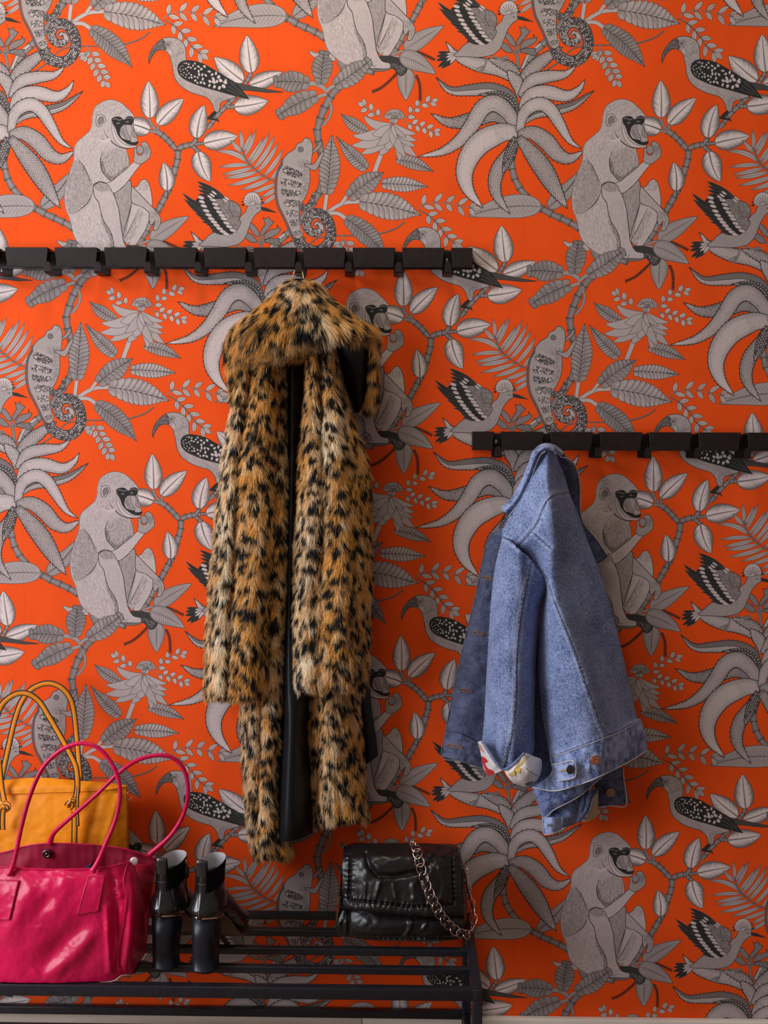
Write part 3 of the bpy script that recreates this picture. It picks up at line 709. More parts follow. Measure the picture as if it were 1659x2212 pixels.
    leg2 = shape([(750, 1262), (850, 1190), (938, 1098), (970, 1180), (972, 1350), (930, 1520), (885, 1680), (860, 1785), (832, 1620), (795, 1420)], .50, 4)
    fur(leg2, 1.7, 1200, 26, (.18, .55), 2.3)
    stroke([(1060, 1440), (990, 1600), (930, 1720), (870, 1830)], 4, INK); stroke([(970, 1370), (920, 1560), (870, 1720)], 4.5, INK)
    legp = shape([(490, 1165), (520, 1130), (580, 1113), (650, 1135), (705, 1190), (750, 1290), (800, 1430), (828, 1600), (850, 1750), (872, 1850), (935, 1955), (1045, 1985), (1040, 2045), (850, 2045), (775, 2035), (738, 1950), (740, 1850), (700, 1720), (622, 1600), (582, 1480), (556, 1370), (502, 1290)], .62, 4)
    fur(legp, 1.35, 1100, 24, (.38, .80), 2.0)
    fur(cat(T([(500, 1165), (580, 1116), (660, 1140), (720, 1220), (690, 1230), (560, 1230)]), 4), 1.5, 420, 22, (.16, .42), 2.4)
    stroke([(808, 1995), (825, 2015), (850, 2015), (872, 1985)], 3)
    arm3 = shape([(970, 1180), (1010, 1208), (1110, 1310), (1220, 1420), (1265, 1465), (1320, 1540), (1332, 1600), (1300, 1690), (1262, 1712), (1240, 1700), (1258, 1600), (1222, 1640), (1200, 1630), (1185, 1560), (1180, 1490), (1090, 1420), (970, 1365)], .56, 3.4)
    fur(arm3, .8, 420, 20, (.26, .7), 2.0); fur(cat(T([(1180, 1480), (1260, 1465), (1325, 1560), (1320, 1620), (1260, 1600), (1215, 1640)]), 4), 1.2, 240, 18, (.14, .42), 2.4)
    for k in range(3): stroke([(1262 + 18 * k, 1570), (1255 + 20 * k, 1640), (1240 + 22 * k, 1695)], 2.4)
    fa = shape([(490, 1168), (560, 1115), (640, 1130), (712, 1108), (800, 1040), (920, 942), (1000, 868), (1060, 890), (1092, 892), (1020, 980), (930, 1100), (845, 1190), (742, 1252), (690, 1170), (620, 1122), (560, 1118)], .66, 3.2)
    fur(fa, 2.6, 600, 22, (.40, .8), 2.0)
    hd = shape([(995, 865), (1000, 790), (998, 715), (1012, 698), (1028, 720), (1040, 780), (1085, 790), (1112, 745), (1085, 650), (1105, 632), (1140, 628), (1190, 685), (1206, 760), (1190, 825), (1085, 900)], .50, 3)
    fur(hd, 1.8, 260, 16, (.26, .62), 2.2)
    paint(ell(T([(1072, 725)])[0], 22, 28, -.3), grey(.44)); line(ell(T([(1072, 725)])[0], 22, 28, -.3), 2.4, INK, closed=True)
    for k in range(4): stroke([(1095 + 26 * k, 640 + 12 * k), (1122 + 20 * k, 710), (1118 + 16 * k, 790)], 2.6)
    # head
    stroke([(615, 460), (650, 545), (705, 610), (770, 665), (850, 700), (940, 708), (1022, 688)], 6, INK)
    stroke([(510, 560), (580, 592), (650, 592), (690, 575)], 5, INK)
    shape([(520, 565), (600, 596), (690, 580), (700, 620), (640, 640), (580, 625)], .7, 0)
    shape([(718, 345), (730, 400), (752, 490), (790, 580), (860, 648), (950, 680), (1026, 670), (1012, 694), (930, 703), (850, 690), (790, 640), (745, 570), (722, 480)], .72, 2)
    shape([(725, 340), (770, 320), (830, 325), (872, 358), (905, 325), (950, 315), (986, 332), (986, 392), (968, 416), (930, 420), (868, 420), (828, 455), (820, 520), (850, 582), (925, 606), (1000, 618), (1046, 622), (1044, 652), (1008, 668), (940, 660), (862, 612), (800, 545), (768, 462), (732, 392)], .075, 2)
    shape([(866, 420), (960, 420), (990, 460), (1006, 560), (1042, 600), (1020, 632), (960, 632), (945, 582), (900, 585), (852, 542), (824, 480)], .46, 2.4)
    shape([(900, 425), (955, 425), (975, 480), (965, 545), (1000, 568), (1042, 596), (1030, 626), (975, 633), (955, 612), (952, 570), (915, 515)], .54, 2)
    for q in np.linspace(0, 1, 5): stroke([(845 + 20 * q, 450 + 5 * q), (850 + 25 * q, 510), (895 + 14 * q, 570)], 1.6, grey(.25))
    for q in ((972, 618), (1018, 606)): line(ell(T([q])[0], 7, 5), 2.2, grey(.75), closed=True); paint(ell(T([q])[0], 4, 3), INK)
    for q in ((800, 398), (915, 383)): paint(ell(T([q])[0], 12, 6), grey(.26)); paint(ell(T([q])[0], 5, 5), INK); paint(ell(T([q])[0], 2.4, 2.4), grey(.85))
    for q in range(14): paint(ell(T([(738 + 8 * q, 350 - 10 * math.sin(q * .5) + 4 * (q % 2))])[0], 2, 2, n=6), grey(.7)); 
    for q in range(9): paint(ell(T([(895 + 10 * q, 345 - 14 * math.sin(q * .38) + 4 * (q % 2))])[0], 2, 2, n=6), grey(.7))
    e = cat(T([(545, 440), (522, 380), (530, 315), (580, 288), (622, 310), (645, 372), (600, 400), (590, 425)]), 6)
    paint(e, grey(.66)); line(e, 3, INK, closed=True)
    shape([(560, 420), (545, 360), (580, 315), (612, 330), (620, 372), (590, 390)], .33, 2.2)
    # foot
    shape([(900, 1905), (960, 1895), (1050, 1900), (1150, 1930), (1210, 1975), (1245, 2045), (1215, 2110), (1160, 2132), (1110, 2090), (1070, 2045), (1040, 2040), (1030, 1985), (940, 1955)], .11, 3)
    fur(cat(T([(1040, 1990), (1130, 1990), (1210, 2050), (1180, 2120), (1110, 2085), (1060, 2045)]), 4), .9, 200, 20, (.08, .5), 2.6)
    for k in range(4): stroke([(1120 + 26 * k, 2060 - 12 * k), (1135 + 26 * k, 2120 - 14 * k)], 7, grey(.5)); 
    shape([(775, 2035), (850, 2048), (950, 2048), (1040, 2045), (990, 2070), (880, 2080), (800, 2060)], .3, 2.4)
    fr('D')
    leaf_vein((958, 1066), (1182, 1176), 116, -.10, .40, .68, 16)
    leaf_lobed((560, 1240), (785, 1085), 132, .05, 9, .42, fat=.7, tipw=.8)
    leaf_lobed((480, 1235), (498, 1032), 138, -.04, 8, .36, fat=.72, tipw=.8)

# ---------------------------------------------------------------- helpers
def link(o, parent=None):
    COL.objects.link(o)
    if parent is not None: o.parent = parent
    return o
def tag(o, label=None, cat=None, group=None, kind=None):
    if label: o['label'] = label
    if cat: o['category'] = cat
    if group: o['group'] = group
    if kind: o['kind'] = kind
    return o
def mesh(name, V, F, mat, parent=None, smooth=True):
    me = bpy.data.meshes.new(name)
    me.from_pydata([tuple(map(float, v)) for v in V], [], [tuple(map(int, f)) for f in F])
    me.update()
    if mat is not None: me.materials.append(mat)
    if smooth: me.polygons.foreach_set('use_smooth', [True] * len(me.polygons))
    return link(bpy.data.objects.new(name, me), parent)
def empty(name, loc):
    o = bpy.data.objects.new(name, None); o.location = loc; o.empty_display_size = .05
    COL.objects.link(o); return o
def bevel(o, w, seg=2, ang=35):
    m = o.modifiers.new('bevel', 'BEVEL'); m.width = w; m.segments = seg; m.limit_method = 'ANGLE'; m.angle_limit = math.radians(ang)
    return o
def subsurf(o, n=1):
    m = o.modifiers.new('subsurf', 'SUBSURF'); m.levels = n; m.render_levels = n
    return o
def rel(o, root):
    """keep world place when parented to an empty standing at root.location"""
    o.matrix_parent_inverse = Matrix.Translation(root.location).inverted()
    return o
def box_vf(x0, x1, y0, y1, z0, z1):
    V = [(x, y, z) for z in (z0, z1) for y in (y0, y1) for x in (x0, x1)]
    F = [(0, 2, 3, 1), (4, 5, 7, 6), (0, 1, 5, 4), (2, 6, 7, 3), (0, 4, 6, 2), (1, 3, 7, 5)]
    return V, F
def box(name, b, mat, parent=None, bev=0.0):
    V, F = box_vf(*b)
    o = mesh(name, V, F, mat, parent, smooth=bev > 0)
    if bev: bevel(o, bev)
    if parent is not None and parent.type == 'EMPTY': rel(o, parent)
    return o
class MB:
    def __init__(s): s.V, s.F = [], []
    def add(s, V, F):
        n = len(s.V); s.V += [tuple(v) for v in V]; s.F += [tuple(i + n for i in f) for f in F]; return s
    def build(s, name, mat, parent=None, smooth=True):
        o = mesh(name, s.V, s.F, mat, parent, smooth)
        if parent is not None: rel_any(o, parent)
        return o
def rel_any(o, parent):
    p = parent
    while p is not None and p.type != 'EMPTY': p = p.parent
    if parent.type == 'EMPTY': o.matrix_parent_inverse = Matrix.Translation(parent.location).inverted()
    return o
def tube_vf(P, r, n=10, closed=False, ry=None, up=(0, 0, 1), caps=True):
    """sweep a circle (or ellipse r x ry) along points; r may be a list"""
    P = np.asarray(P, float); N = len(P)
    r = np.broadcast_to(np.asarray(r, float), (N,)); ry = r if ry is None else np.broadcast_to(np.asarray(ry, float), (N,))
    if closed: t = np.roll(P, -1, 0) - np.roll(P, 1, 0)
    else: t = np.gradient(P, axis=0)
    t /= np.linalg.norm(t, axis=1, keepdims=True) + 1e-12
    u = np.array(up, float); u = u - t[0] * (u @ t[0])
    if np.linalg.norm(u) < 1e-3: u = np.array([1., 0, 0]) - t[0] * t[0][0]
    u /= np.linalg.norm(u)
    V = []
    a = np.linspace(0, 2 * math.pi, n, endpoint=False)
    for i in range(N):
        u = u - t[i] * (u @ t[i]); u /= np.linalg.norm(u) + 1e-12
        w = np.cross(t[i], u)
        V.append(P[i] + np.outer(np.cos(a) * r[i], u) + np.outer(np.sin(a) * ry[i], w))
    V = np.concatenate(V); F = []
    for i in range(N if closed else N - 1):
        j = (i + 1) % N
        for k in range(n):
            F.append((i * n + k, i * n + (k + 1) % n, j * n + (k + 1) % n, j * n + k))
    if not closed and caps:
        F.append(tuple(range(n))[::-1]); F.append(tuple((N - 1) * n + k for k in range(n)))
    return V, F
def spline(P, n=8, closed=False): return cat(np.asarray(P, float), n, closed)
def tube(name, P, r, mat, parent=None, n=10, closed=False, ry=None, up=(0, 0, 1)):
    V, F = tube_vf(P, r, n, closed, ry, up)
    o = mesh(name, V, F, mat, parent)
    if parent is not None: rel_any(o, parent)
    return o
def lathe_vf(profile, n=24, axis='z'):
    V, F = [], []
    for (r, z) in profile:
        for k in range(n):
            a = 2 * math.pi * k / n
            V.append((r * math.cos(a), r * math.sin(a), z))
    m = len(profile)
    for i in range(m - 1):
        for k in range(n): F.append((i * n + k, i * n + (k + 1) % n, (i + 1) * n + (k + 1) % n, (i + 1) * n + k))
    F.append(tuple(range(n))[::-1]); F.append(tuple((m - 1) * n + k for k in range(n)))
    V = np.array(V)
    if axis == 'y': V = np.stack([V[:, 0], -V[:, 2], V[:, 1]], 1)      # profile height points to the viewer (-y)
    return V, F
def W3(x, y, d):
    """photo measurement at a depth of d cm in front of the wall -> world points"""
    x, y, d = np.broadcast_arrays(np.asarray(x, float), np.asarray(y, float), np.asarray(d, float))
    Y = -d * .01
    dx, dy, dz = (CM[k][0] * (x - 829.5) / CAMF - CM[k][1] * (y - 1106) / CAMF - CM[k][2] for k in range(3))
    t = (Y - CAMY) / dy
    return np.stack([dx * t, Y, CAMZ + dz * t], -1)
def on_plane_z(x, y, z):
    dx, dy, dz = (CM[k][0] * (x - 829.5) / CAMF - CM[k][1] * (y - 1106) / CAMF - CM[k][2] for k in range(3))
    t = (z - CAMZ) / dz
    return dx * t, CAMY + dy * t
def net_eval(net, nr, nc):
    """Catmull-Rom surface through a control net (R x K x 3)"""
    A = np.asarray(net, float); R, K, _ = A.shape
    def w(n, m):
        u = np.linspace(0, n - 1, m); i = np.minimum(u.astype(int), n - 2); f = (u - i)[:, None, None]
        return i, f
    i, f = w(R, nr)
    def cr(A, i, f):
        n = len(A); p1, p2 = A[i], A[i + 1]
        p0 = np.where((i > 0)[:, None, None], A[np.maximum(i - 1, 0)], 2 * p1 - p2); p3 = np.where((i + 2 < n)[:, None, None], A[np.minimum(i + 2, n - 1)], 2 * p2 - p1)
        return .5 * (2 * p1 + (p2 - p0) * f + (2 * p0 - 5 * p1 + 4 * p2 - p3) * f**2 + (3 * p1 - p0 - 3 * p2 + p3) * f**3)
    B = cr(A, i, f)
    j, g = w(K, nc)
    return cr(B.transpose(1, 0, 2), j, g).transpose(1, 0, 2)
def seg_dist(X, Y, poly):
    """distance (and side) from points to a polyline, in photo pixels"""
    best = np.full(X.shape, 1e9); side = np.zeros(X.shape); along = np.zeros(X.shape); acc = 0
    for (x0, y0), (x1, y1) in zip(poly[:-1], poly[1:]):
        dx, dy = x1 - x0, y1 - y0; L2 = dx * dx + dy * dy + 1e-9
        t = np.clip(((X - x0) * dx + (Y - y0) * dy) / L2, 0, 1)
        ex, ey = X - x0 - t * dx, Y - y0 - t * dy
        d = np.hypot(ex, ey); m = d < best
        best = np.where(m, d, best); side = np.where(m, np.sign(dx * ey - dy * ex), side); along = np.where(m, acc + t * math.sqrt(L2), along); acc += math.sqrt(L2)
    return best, side, along
_rn = np.random.default_rng(11)
def vnoise(X, Y, s, seed=0):
    """smooth value noise on photo coordinates"""
    g = np.random.default_rng(seed).uniform(-1, 1, (64, 64))
    x, y = X / s, Y / s; i, j = np.floor(x).astype(int), np.floor(y).astype(int); f, h = x - i, y - j
    f, h = f*f*(3-2*f), h*h*(3-2*h)
    G = lambda a, b: g[a % 64, b % 64]
    return (G(i, j)*(1-f) + G(i+1, j)*f)*(1-h) + (G(i, j+1)*(1-f) + G(i+1, j+1)*f)*h
MIN_Z = None
def sheet(name, net, mat, parent, nr=40, nc=24, disp=None, thick=.12, col=None, wear=None):
    """cloth or leather panel: a surface through measured points, given real thickness (cm)"""
    G = net_eval(net, nr, nc)
    X, Yp, D = G[..., 0], G[..., 1], G[..., 2].copy()
    if disp is not None: D = D + disp(X, Yp)
    f = W3(X, Yp, D).reshape(-1, 3); b = W3(X, Yp, D - thick).reshape(-1, 3)
    if MIN_Z is not None: f[:, 2] = np.maximum(f[:, 2], MIN_Z); b[:, 2] = np.maximum(b[:, 2], MIN_Z)
    n = nr * nc
    F = []
    for i in range(nr - 1):
        for j in range(nc - 1):
            a = i * nc + j
            F.append((a, a + nc, a + nc + 1, a + 1)); F.append((n + a, n + a + 1, n + a + nc + 1, n + a + nc))
    rim = [j for j in range(nc)] + [i * nc + nc - 1 for i in range(1, nr)] + [(nr - 1) * nc + j for j in range(nc - 2, -1, -1)] + [i * nc for i in range(nr - 2, 0, -1)]
    for a, c in zip(rim, rim[1:] + rim[:1]): F.append((a, c, n + c, n + a))
    o = mesh(name, np.concatenate([f, b]), F, mat, parent)
    if parent is not None: rel_any(o, parent)
    if col is not None or wear is not None:
        at_ = o.data.color_attributes.new('tint', 'FLOAT_COLOR', 'POINT')
        c = np.zeros((2 * n, 4), np.float32); c[:, 3] = 1
        if col is not None: v = col(X, Yp).reshape(-1, 3); c[:n, :3] = v; c[n:, :3] = v
        else: v = wear(X, Yp).reshape(-1, 1); c[:n, :3] = v; c[n:, :3] = v
        at_.data.foreach_set('color', c.ravel())
    o_grid = (X, Yp, D)
    return o, o_grid
def depth_at(grid, x, y):
    X, Y, D = grid
    i = np.argmin((X - x) ** 2 + (Y - y) ** 2)
    return D.ravel()[i]
# ---------------------------------------------------------------- materials
def new_mat(name):
    m = bpy.data.materials.new(name); m.use_nodes = True
    nt = m.node_tree; b = nt.nodes['Principled BSDF']
    return m, nt, b
def nd(nt, t, **kw):
    n = nt.nodes.new(t)
    for k, v in kw.items():
        if k in n.inputs: n.inputs[k].default_value = v
        else: setattr(n, k, v)
    return n
def plain(name, col, rough=.5, metal=0.0, noise=.12, scale=60, bump=0.0, spec=.5, coat=0.0):
    m, nt, b = new_mat(name)
    tc = nd(nt, 'ShaderNodeTexCoord'); nz = nd(nt, 'ShaderNodeTexNoise', Scale=scale, Detail=4.0)
    nt.links.new(tc.outputs['Object'], nz.inputs['Vector'])
    rp = nd(nt, 'ShaderNodeValToRGB')
    rp.color_ramp.elements[0].position = .3; rp.color_ramp.elements[1].position = .7
    rp.color_ramp.elements[0].color = tuple(c * (1 - noise) for c in col) + (1,); rp.color_ramp.elements[1].color = tuple(min(1, c * (1 + noise)) for c in col) + (1,)
    nt.links.new(nz.outputs['Fac'], rp.inputs['Fac']); nt.links.new(rp.outputs['Color'], b.inputs['Base Color'])
    b.inputs['Roughness'].default_value = rough; b.inputs['Metallic'].default_value = metal
    b.inputs['Specular IOR Level'].default_value = spec; b.inputs['Coat Weight'].default_value = coat
    if bump:
        bp = nd(nt, 'ShaderNodeBump', Strength=bump, Distance=.002); nt.links.new(nz.outputs['Fac'], bp.inputs['Height']); nt.links.new(bp.outputs['Normal'], b.inputs['Normal'])
    return m
def leather(name, col, rough=.38, grain=420, bump=.35, wr=14, wrinkle=.5, noise=.14, spec=.5, coat=.0):
    m, nt, b = new_mat(name)
    tc = nd(nt, 'ShaderNodeTexCoord')
    v = nd(nt, 'ShaderNodeTexVoronoi', Scale=grain); v.feature = 'DISTANCE_TO_EDGE'
    n1 = nd(nt, 'ShaderNodeTexNoise', Scale=wr, Detail=6.0, Roughness=.6, Distortion=.8); n2 = nd(nt, 'ShaderNodeTexNoise', Scale=6.0, Detail=3.0)
    for q in (v, n1, n2): nt.links.new(tc.outputs['Object'], q.inputs['Vector'])
    rp = nd(nt, 'ShaderNodeValToRGB'); rp.color_ramp.elements[0].position = .3; rp.color_ramp.elements[1].position = .72
    rp.color_ramp.elements[0].color = tuple(c * (1 - noise) for c in col) + (1,); rp.color_ramp.elements[1].color = tuple(c * (1 + noise) for c in col) + (1,)
    nt.links.new(n2.outputs['Fac'], rp.inputs['Fac']); nt.links.new(rp.outputs['Color'], b.inputs['Base Color'])
    b1 = nd(nt, 'ShaderNodeBump', Strength=bump, Distance=.0005); b2 = nd(nt, 'ShaderNodeBump', Strength=wrinkle, Distance=.004)
    nt.links.new(v.outputs['Distance'], b1.inputs['Height']); nt.links.new(n1.outputs['Fac'], b2.inputs['Height'])
    nt.links.new(b2.outputs['Normal'], b1.inputs['Normal']); nt.links.new(b1.outputs['Normal'], b.inputs['Normal'])
    rr = nd(nt, 'ShaderNodeMapRange'); rr.inputs['To Min'].default_value = rough - .07; rr.inputs['To Max'].default_value = rough + .1
    nt.links.new(n1.outputs['Fac'], rr.inputs['Value']); nt.links.new(rr.outputs['Result'], b.inputs['Roughness'])
    b.inputs['Specular IOR Level'].default_value = spec; b.inputs['Coat Weight'].default_value = coat
    return m
def denim(name, dark, light):
    m, nt, b = new_mat(name)
    tc = nd(nt, 'ShaderNodeTexCoord')
    mp = nd(nt, 'ShaderNodeMapping'); mp.inputs['Scale'].default_value = (620, 620, 210)
    mp2 = nd(nt, 'ShaderNodeMapping'); mp2.inputs['Scale'].default_value = (230, 230, 900); mp2.inputs['Rotation'].default_value = (0, .5, 0)
    n1 = nd(nt, 'ShaderNodeTexNoise', Scale=1.0, Detail=3.0, Roughness=.7); n2 = nd(nt, 'ShaderNodeTexNoise', Scale=1.0, Detail=2.0); n3 = nd(nt, 'ShaderNodeTexNoise', Scale=26.0, Detail=3.0)
    nt.links.new(tc.outputs['Object'], mp.inputs['Vector']); nt.links.new(mp.outputs['Vector'], n1.inputs['Vector'])
    nt.links.new(tc.outputs['Object'], mp2.inputs['Vector']); nt.links.new(mp2.outputs['Vector'], n2.inputs['Vector']); nt.links.new(tc.outputs['Object'], n3.inputs['Vector'])
    a1 = nd(nt, 'ShaderNodeMath', operation='MULTIPLY_ADD'); a1.inputs[1].default_value = 1.0; nt.links.new(n1.outputs['Fac'], a1.inputs[0])
    m2 = nd(nt, 'ShaderNodeMath', operation='MULTIPLY'); m2.inputs[1].default_value = .35; nt.links.new(n2.outputs['Fac'], m2.inputs[0]); nt.links.new(m2.outputs[0], a1.inputs[2])
    a3 = nd(nt, 'ShaderNodeMath', operation='MULTIPLY_ADD'); a3.inputs[1].default_value = .22; nt.links.new(n3.outputs['Fac'], a3.inputs[0]); nt.links.new(a1.outputs[0], a3.inputs[2])
    at_ = nd(nt, 'ShaderNodeVertexColor', layer_name='tint')
    sp = nd(nt, 'ShaderNodeSeparateColor'); nt.links.new(at_.outputs['Color'], sp.inputs['Color'])
    a4 = nd(nt, 'ShaderNodeMath', operation='ADD'); nt.links.new(a3.outputs[0], a4.inputs[0]); nt.links.new(sp.outputs[0], a4.inputs[1])
    rp = nd(nt, 'ShaderNodeValToRGB'); e = rp.color_ramp.elements
    e[0].position = .60; e[0].color = tuple(dark) + (1,); e[1].position = 1.0; e[1].color = tuple(light) + (1,)
    nt.links.new(a4.outputs[0], rp.inputs['Fac']); nt.links.new(rp.outputs['Color'], b.inputs['Base Color'])
    bp = nd(nt, 'ShaderNodeBump', Strength=.5, Distance=.0006); nt.links.new(a1.outputs[0], bp.inputs['Height']); nt.links.new(bp.outputs['Normal'], b.inputs['Normal'])
    b.inputs['Roughness'].default_value = .85; b.inputs['Specular IOR Level'].default_value = .2; b.inputs['Sheen Weight'].default_value = .15
    return m
def tint_mat(name, rough=.6):
    m, nt, b = new_mat(name)
    at_ = nd(nt, 'ShaderNodeVertexColor', layer_name='tint'); nt.links.new(at_.outputs['Color'], b.inputs['Base Color'])
    b.inputs['Roughness'].default_value = rough; b.inputs['Sheen Weight'].default_value = .1
    return m
BLACK_METAL = plain('matt_black_metal', (.017, .0085, .0085), .5, 0, .2, 90, .05, .3)
BENCH_METAL = plain('powder_coated_black_steel', (.012, .013, .020), .34, 0, .25, 120, .04)
GOLD = plain('gold_metal', (.75, .52, .24), .22, 1.0, .05, 40)
ROSEGOLD = plain('rose_gold_metal', (.80, .56, .48), .18, 1.0, .05, 40)
COPPER = plain('copper_button', (.75, .32, .20), .32, 1.0, .1, 200)
BRASS_OLD = plain('old_brass', (.36, .24, .15), .35, 1.0, .2, 200)
PEWTER = plain('dark_pewter', (.12, .12, .14), .3, 1.0, .2, 200)
STEEL = plain('steel', (.55, .55, .55), .3, 1.0, .05, 40)
# ---------------------------------------------------------------- room: wall with printed paper, baseboard, floor
def wallpaper_image():
    draw_wallpaper()
    c = np.clip(canvas, 0, 1)
    s = np.where(c <= .0031308, c * 12.92, 1.055 * np.power(c, 1 / 2.4) - .055)
    im = bpy.data.images.new('jungle_print', TW, TH, alpha=False)
    px = np.ones((TH, TW, 4), np.float32); px[..., :3] = s[::-1]
    im.pixels.foreach_set(px.ravel()); im.update(); im.pack()
    return im
m_paper, nt, b_ = new_mat('printed_wallpaper')
ti = nd(nt, 'ShaderNodeTexImage'); ti.image = wallpaper_image(); ti.extension = 'REPEAT'; ti.interpolation = 'Cubic'
uvn = nd(nt, 'ShaderNodeUVMap'); nt.links.new(uvn.outputs['UV'], ti.inputs['Vector'])
nt.links.new(ti.outputs['Color'], b_.inputs['Base Color'])
tc = nd(nt, 'ShaderNodeTexCoord'); nz = nd(nt, 'ShaderNodeTexNoise', Scale=230.0, Detail=3.0); nt.links.new(tc.outputs['Object'], nz.inputs['Vector'])
nz2 = nd(nt, 'ShaderNodeTexNoise', Scale=9.0, Detail=2.0); nt.links.new(tc.outputs['Object'], nz2.inputs['Vector'])
bp = nd(nt, 'ShaderNodeBump', Strength=.16, Distance=.0012); nt.links.new(nz.outputs['Fac'], bp.inputs['Height'])
bp2 = nd(nt, 'ShaderNodeBump', Strength=.22, Distance=.010); nt.links.new(nz2.outputs['Fac'], bp2.inputs['Height']); nt.links.new(bp2.outputs['Normal'], bp.inputs['Normal'])
nt.links.new(bp.outputs['Normal'], b_.inputs['Normal'])
b_.inputs['Roughness'].default_value = .7; b_.inputs['Specular IOR Level'].default_value = .12
PLASTER = plain('plaster', (.62, .58, .54), .9)
ZSK = .2028
wall = box('wall_back', (-3.0, 2.0, .0012, .14, 0, 2.75), PLASTER); tag(wall, kind='structure')
for i in range(-3, 3):
    x0, x1 = X0 + i * WT, X0 + (i + 1) * WT
    V, F = box_vf(x0 + .00008, x1 - .00008, 0, .0012, ZSK - .01, 2.75)
    o = mesh('wallpaper_strip', V, F, m_paper, wall, smooth=False)
    uv = o.data.uv_layers.new(name='UVMap')
    for l in o.data.loops:
        v = o.data.vertices[l.vertex_index].co
        uv.data[l.index].uv = ((v.x - X0) / WT - i, 1 - (Z0 - v.z) / HT - (i % 2) * .5)
M_SKIRT = plain('painted_skirting', (.80, .70, .62), .45, 0, .03, 12)
xj = float(at(783, 2205)[0])
bb = box('baseboard_back', (-3.0, xj - .0004, -.016, 0, 0, ZSK), M_SKIRT, bev=.003); tag(bb, kind='structure')
b2 = box('board_length', (xj + .0004, 2.0, -.016, 0, 0, ZSK), M_SKIRT, bb, bev=.003)
m_floor, nt, b_ = new_mat('floor_boards')
tc = nd(nt, 'ShaderNodeTexCoord'); wv = nd(nt, 'ShaderNodeTexNoise', Scale=5.0, Detail=5.0, Distortion=1.5)
mp = nd(nt, 'ShaderNodeMapping'); mp.inputs['Scale'].default_value = (.4, 5, 1); nt.links.new(tc.outputs['Object'], mp.inputs['Vector']); nt.links.new(mp.outputs['Vector'], wv.inputs['Vector'])
rp = nd(nt, 'ShaderNodeValToRGB'); rp.color_ramp.elements[0].color = (.16, .09, .05, 1); rp.color_ramp.elements[1].color = (.36, .22, .12, 1)
nt.links.new(wv.outputs['Fac'], rp.inputs['Fac']); nt.links.new(rp.outputs['Color'], b_.inputs['Base Color']); b_.inputs['Roughness'].default_value = .5
fl = box('floor', (-3.0, 2.0, -3.2, .14, -.05, 0), m_floor); tag(fl, kind='structure')
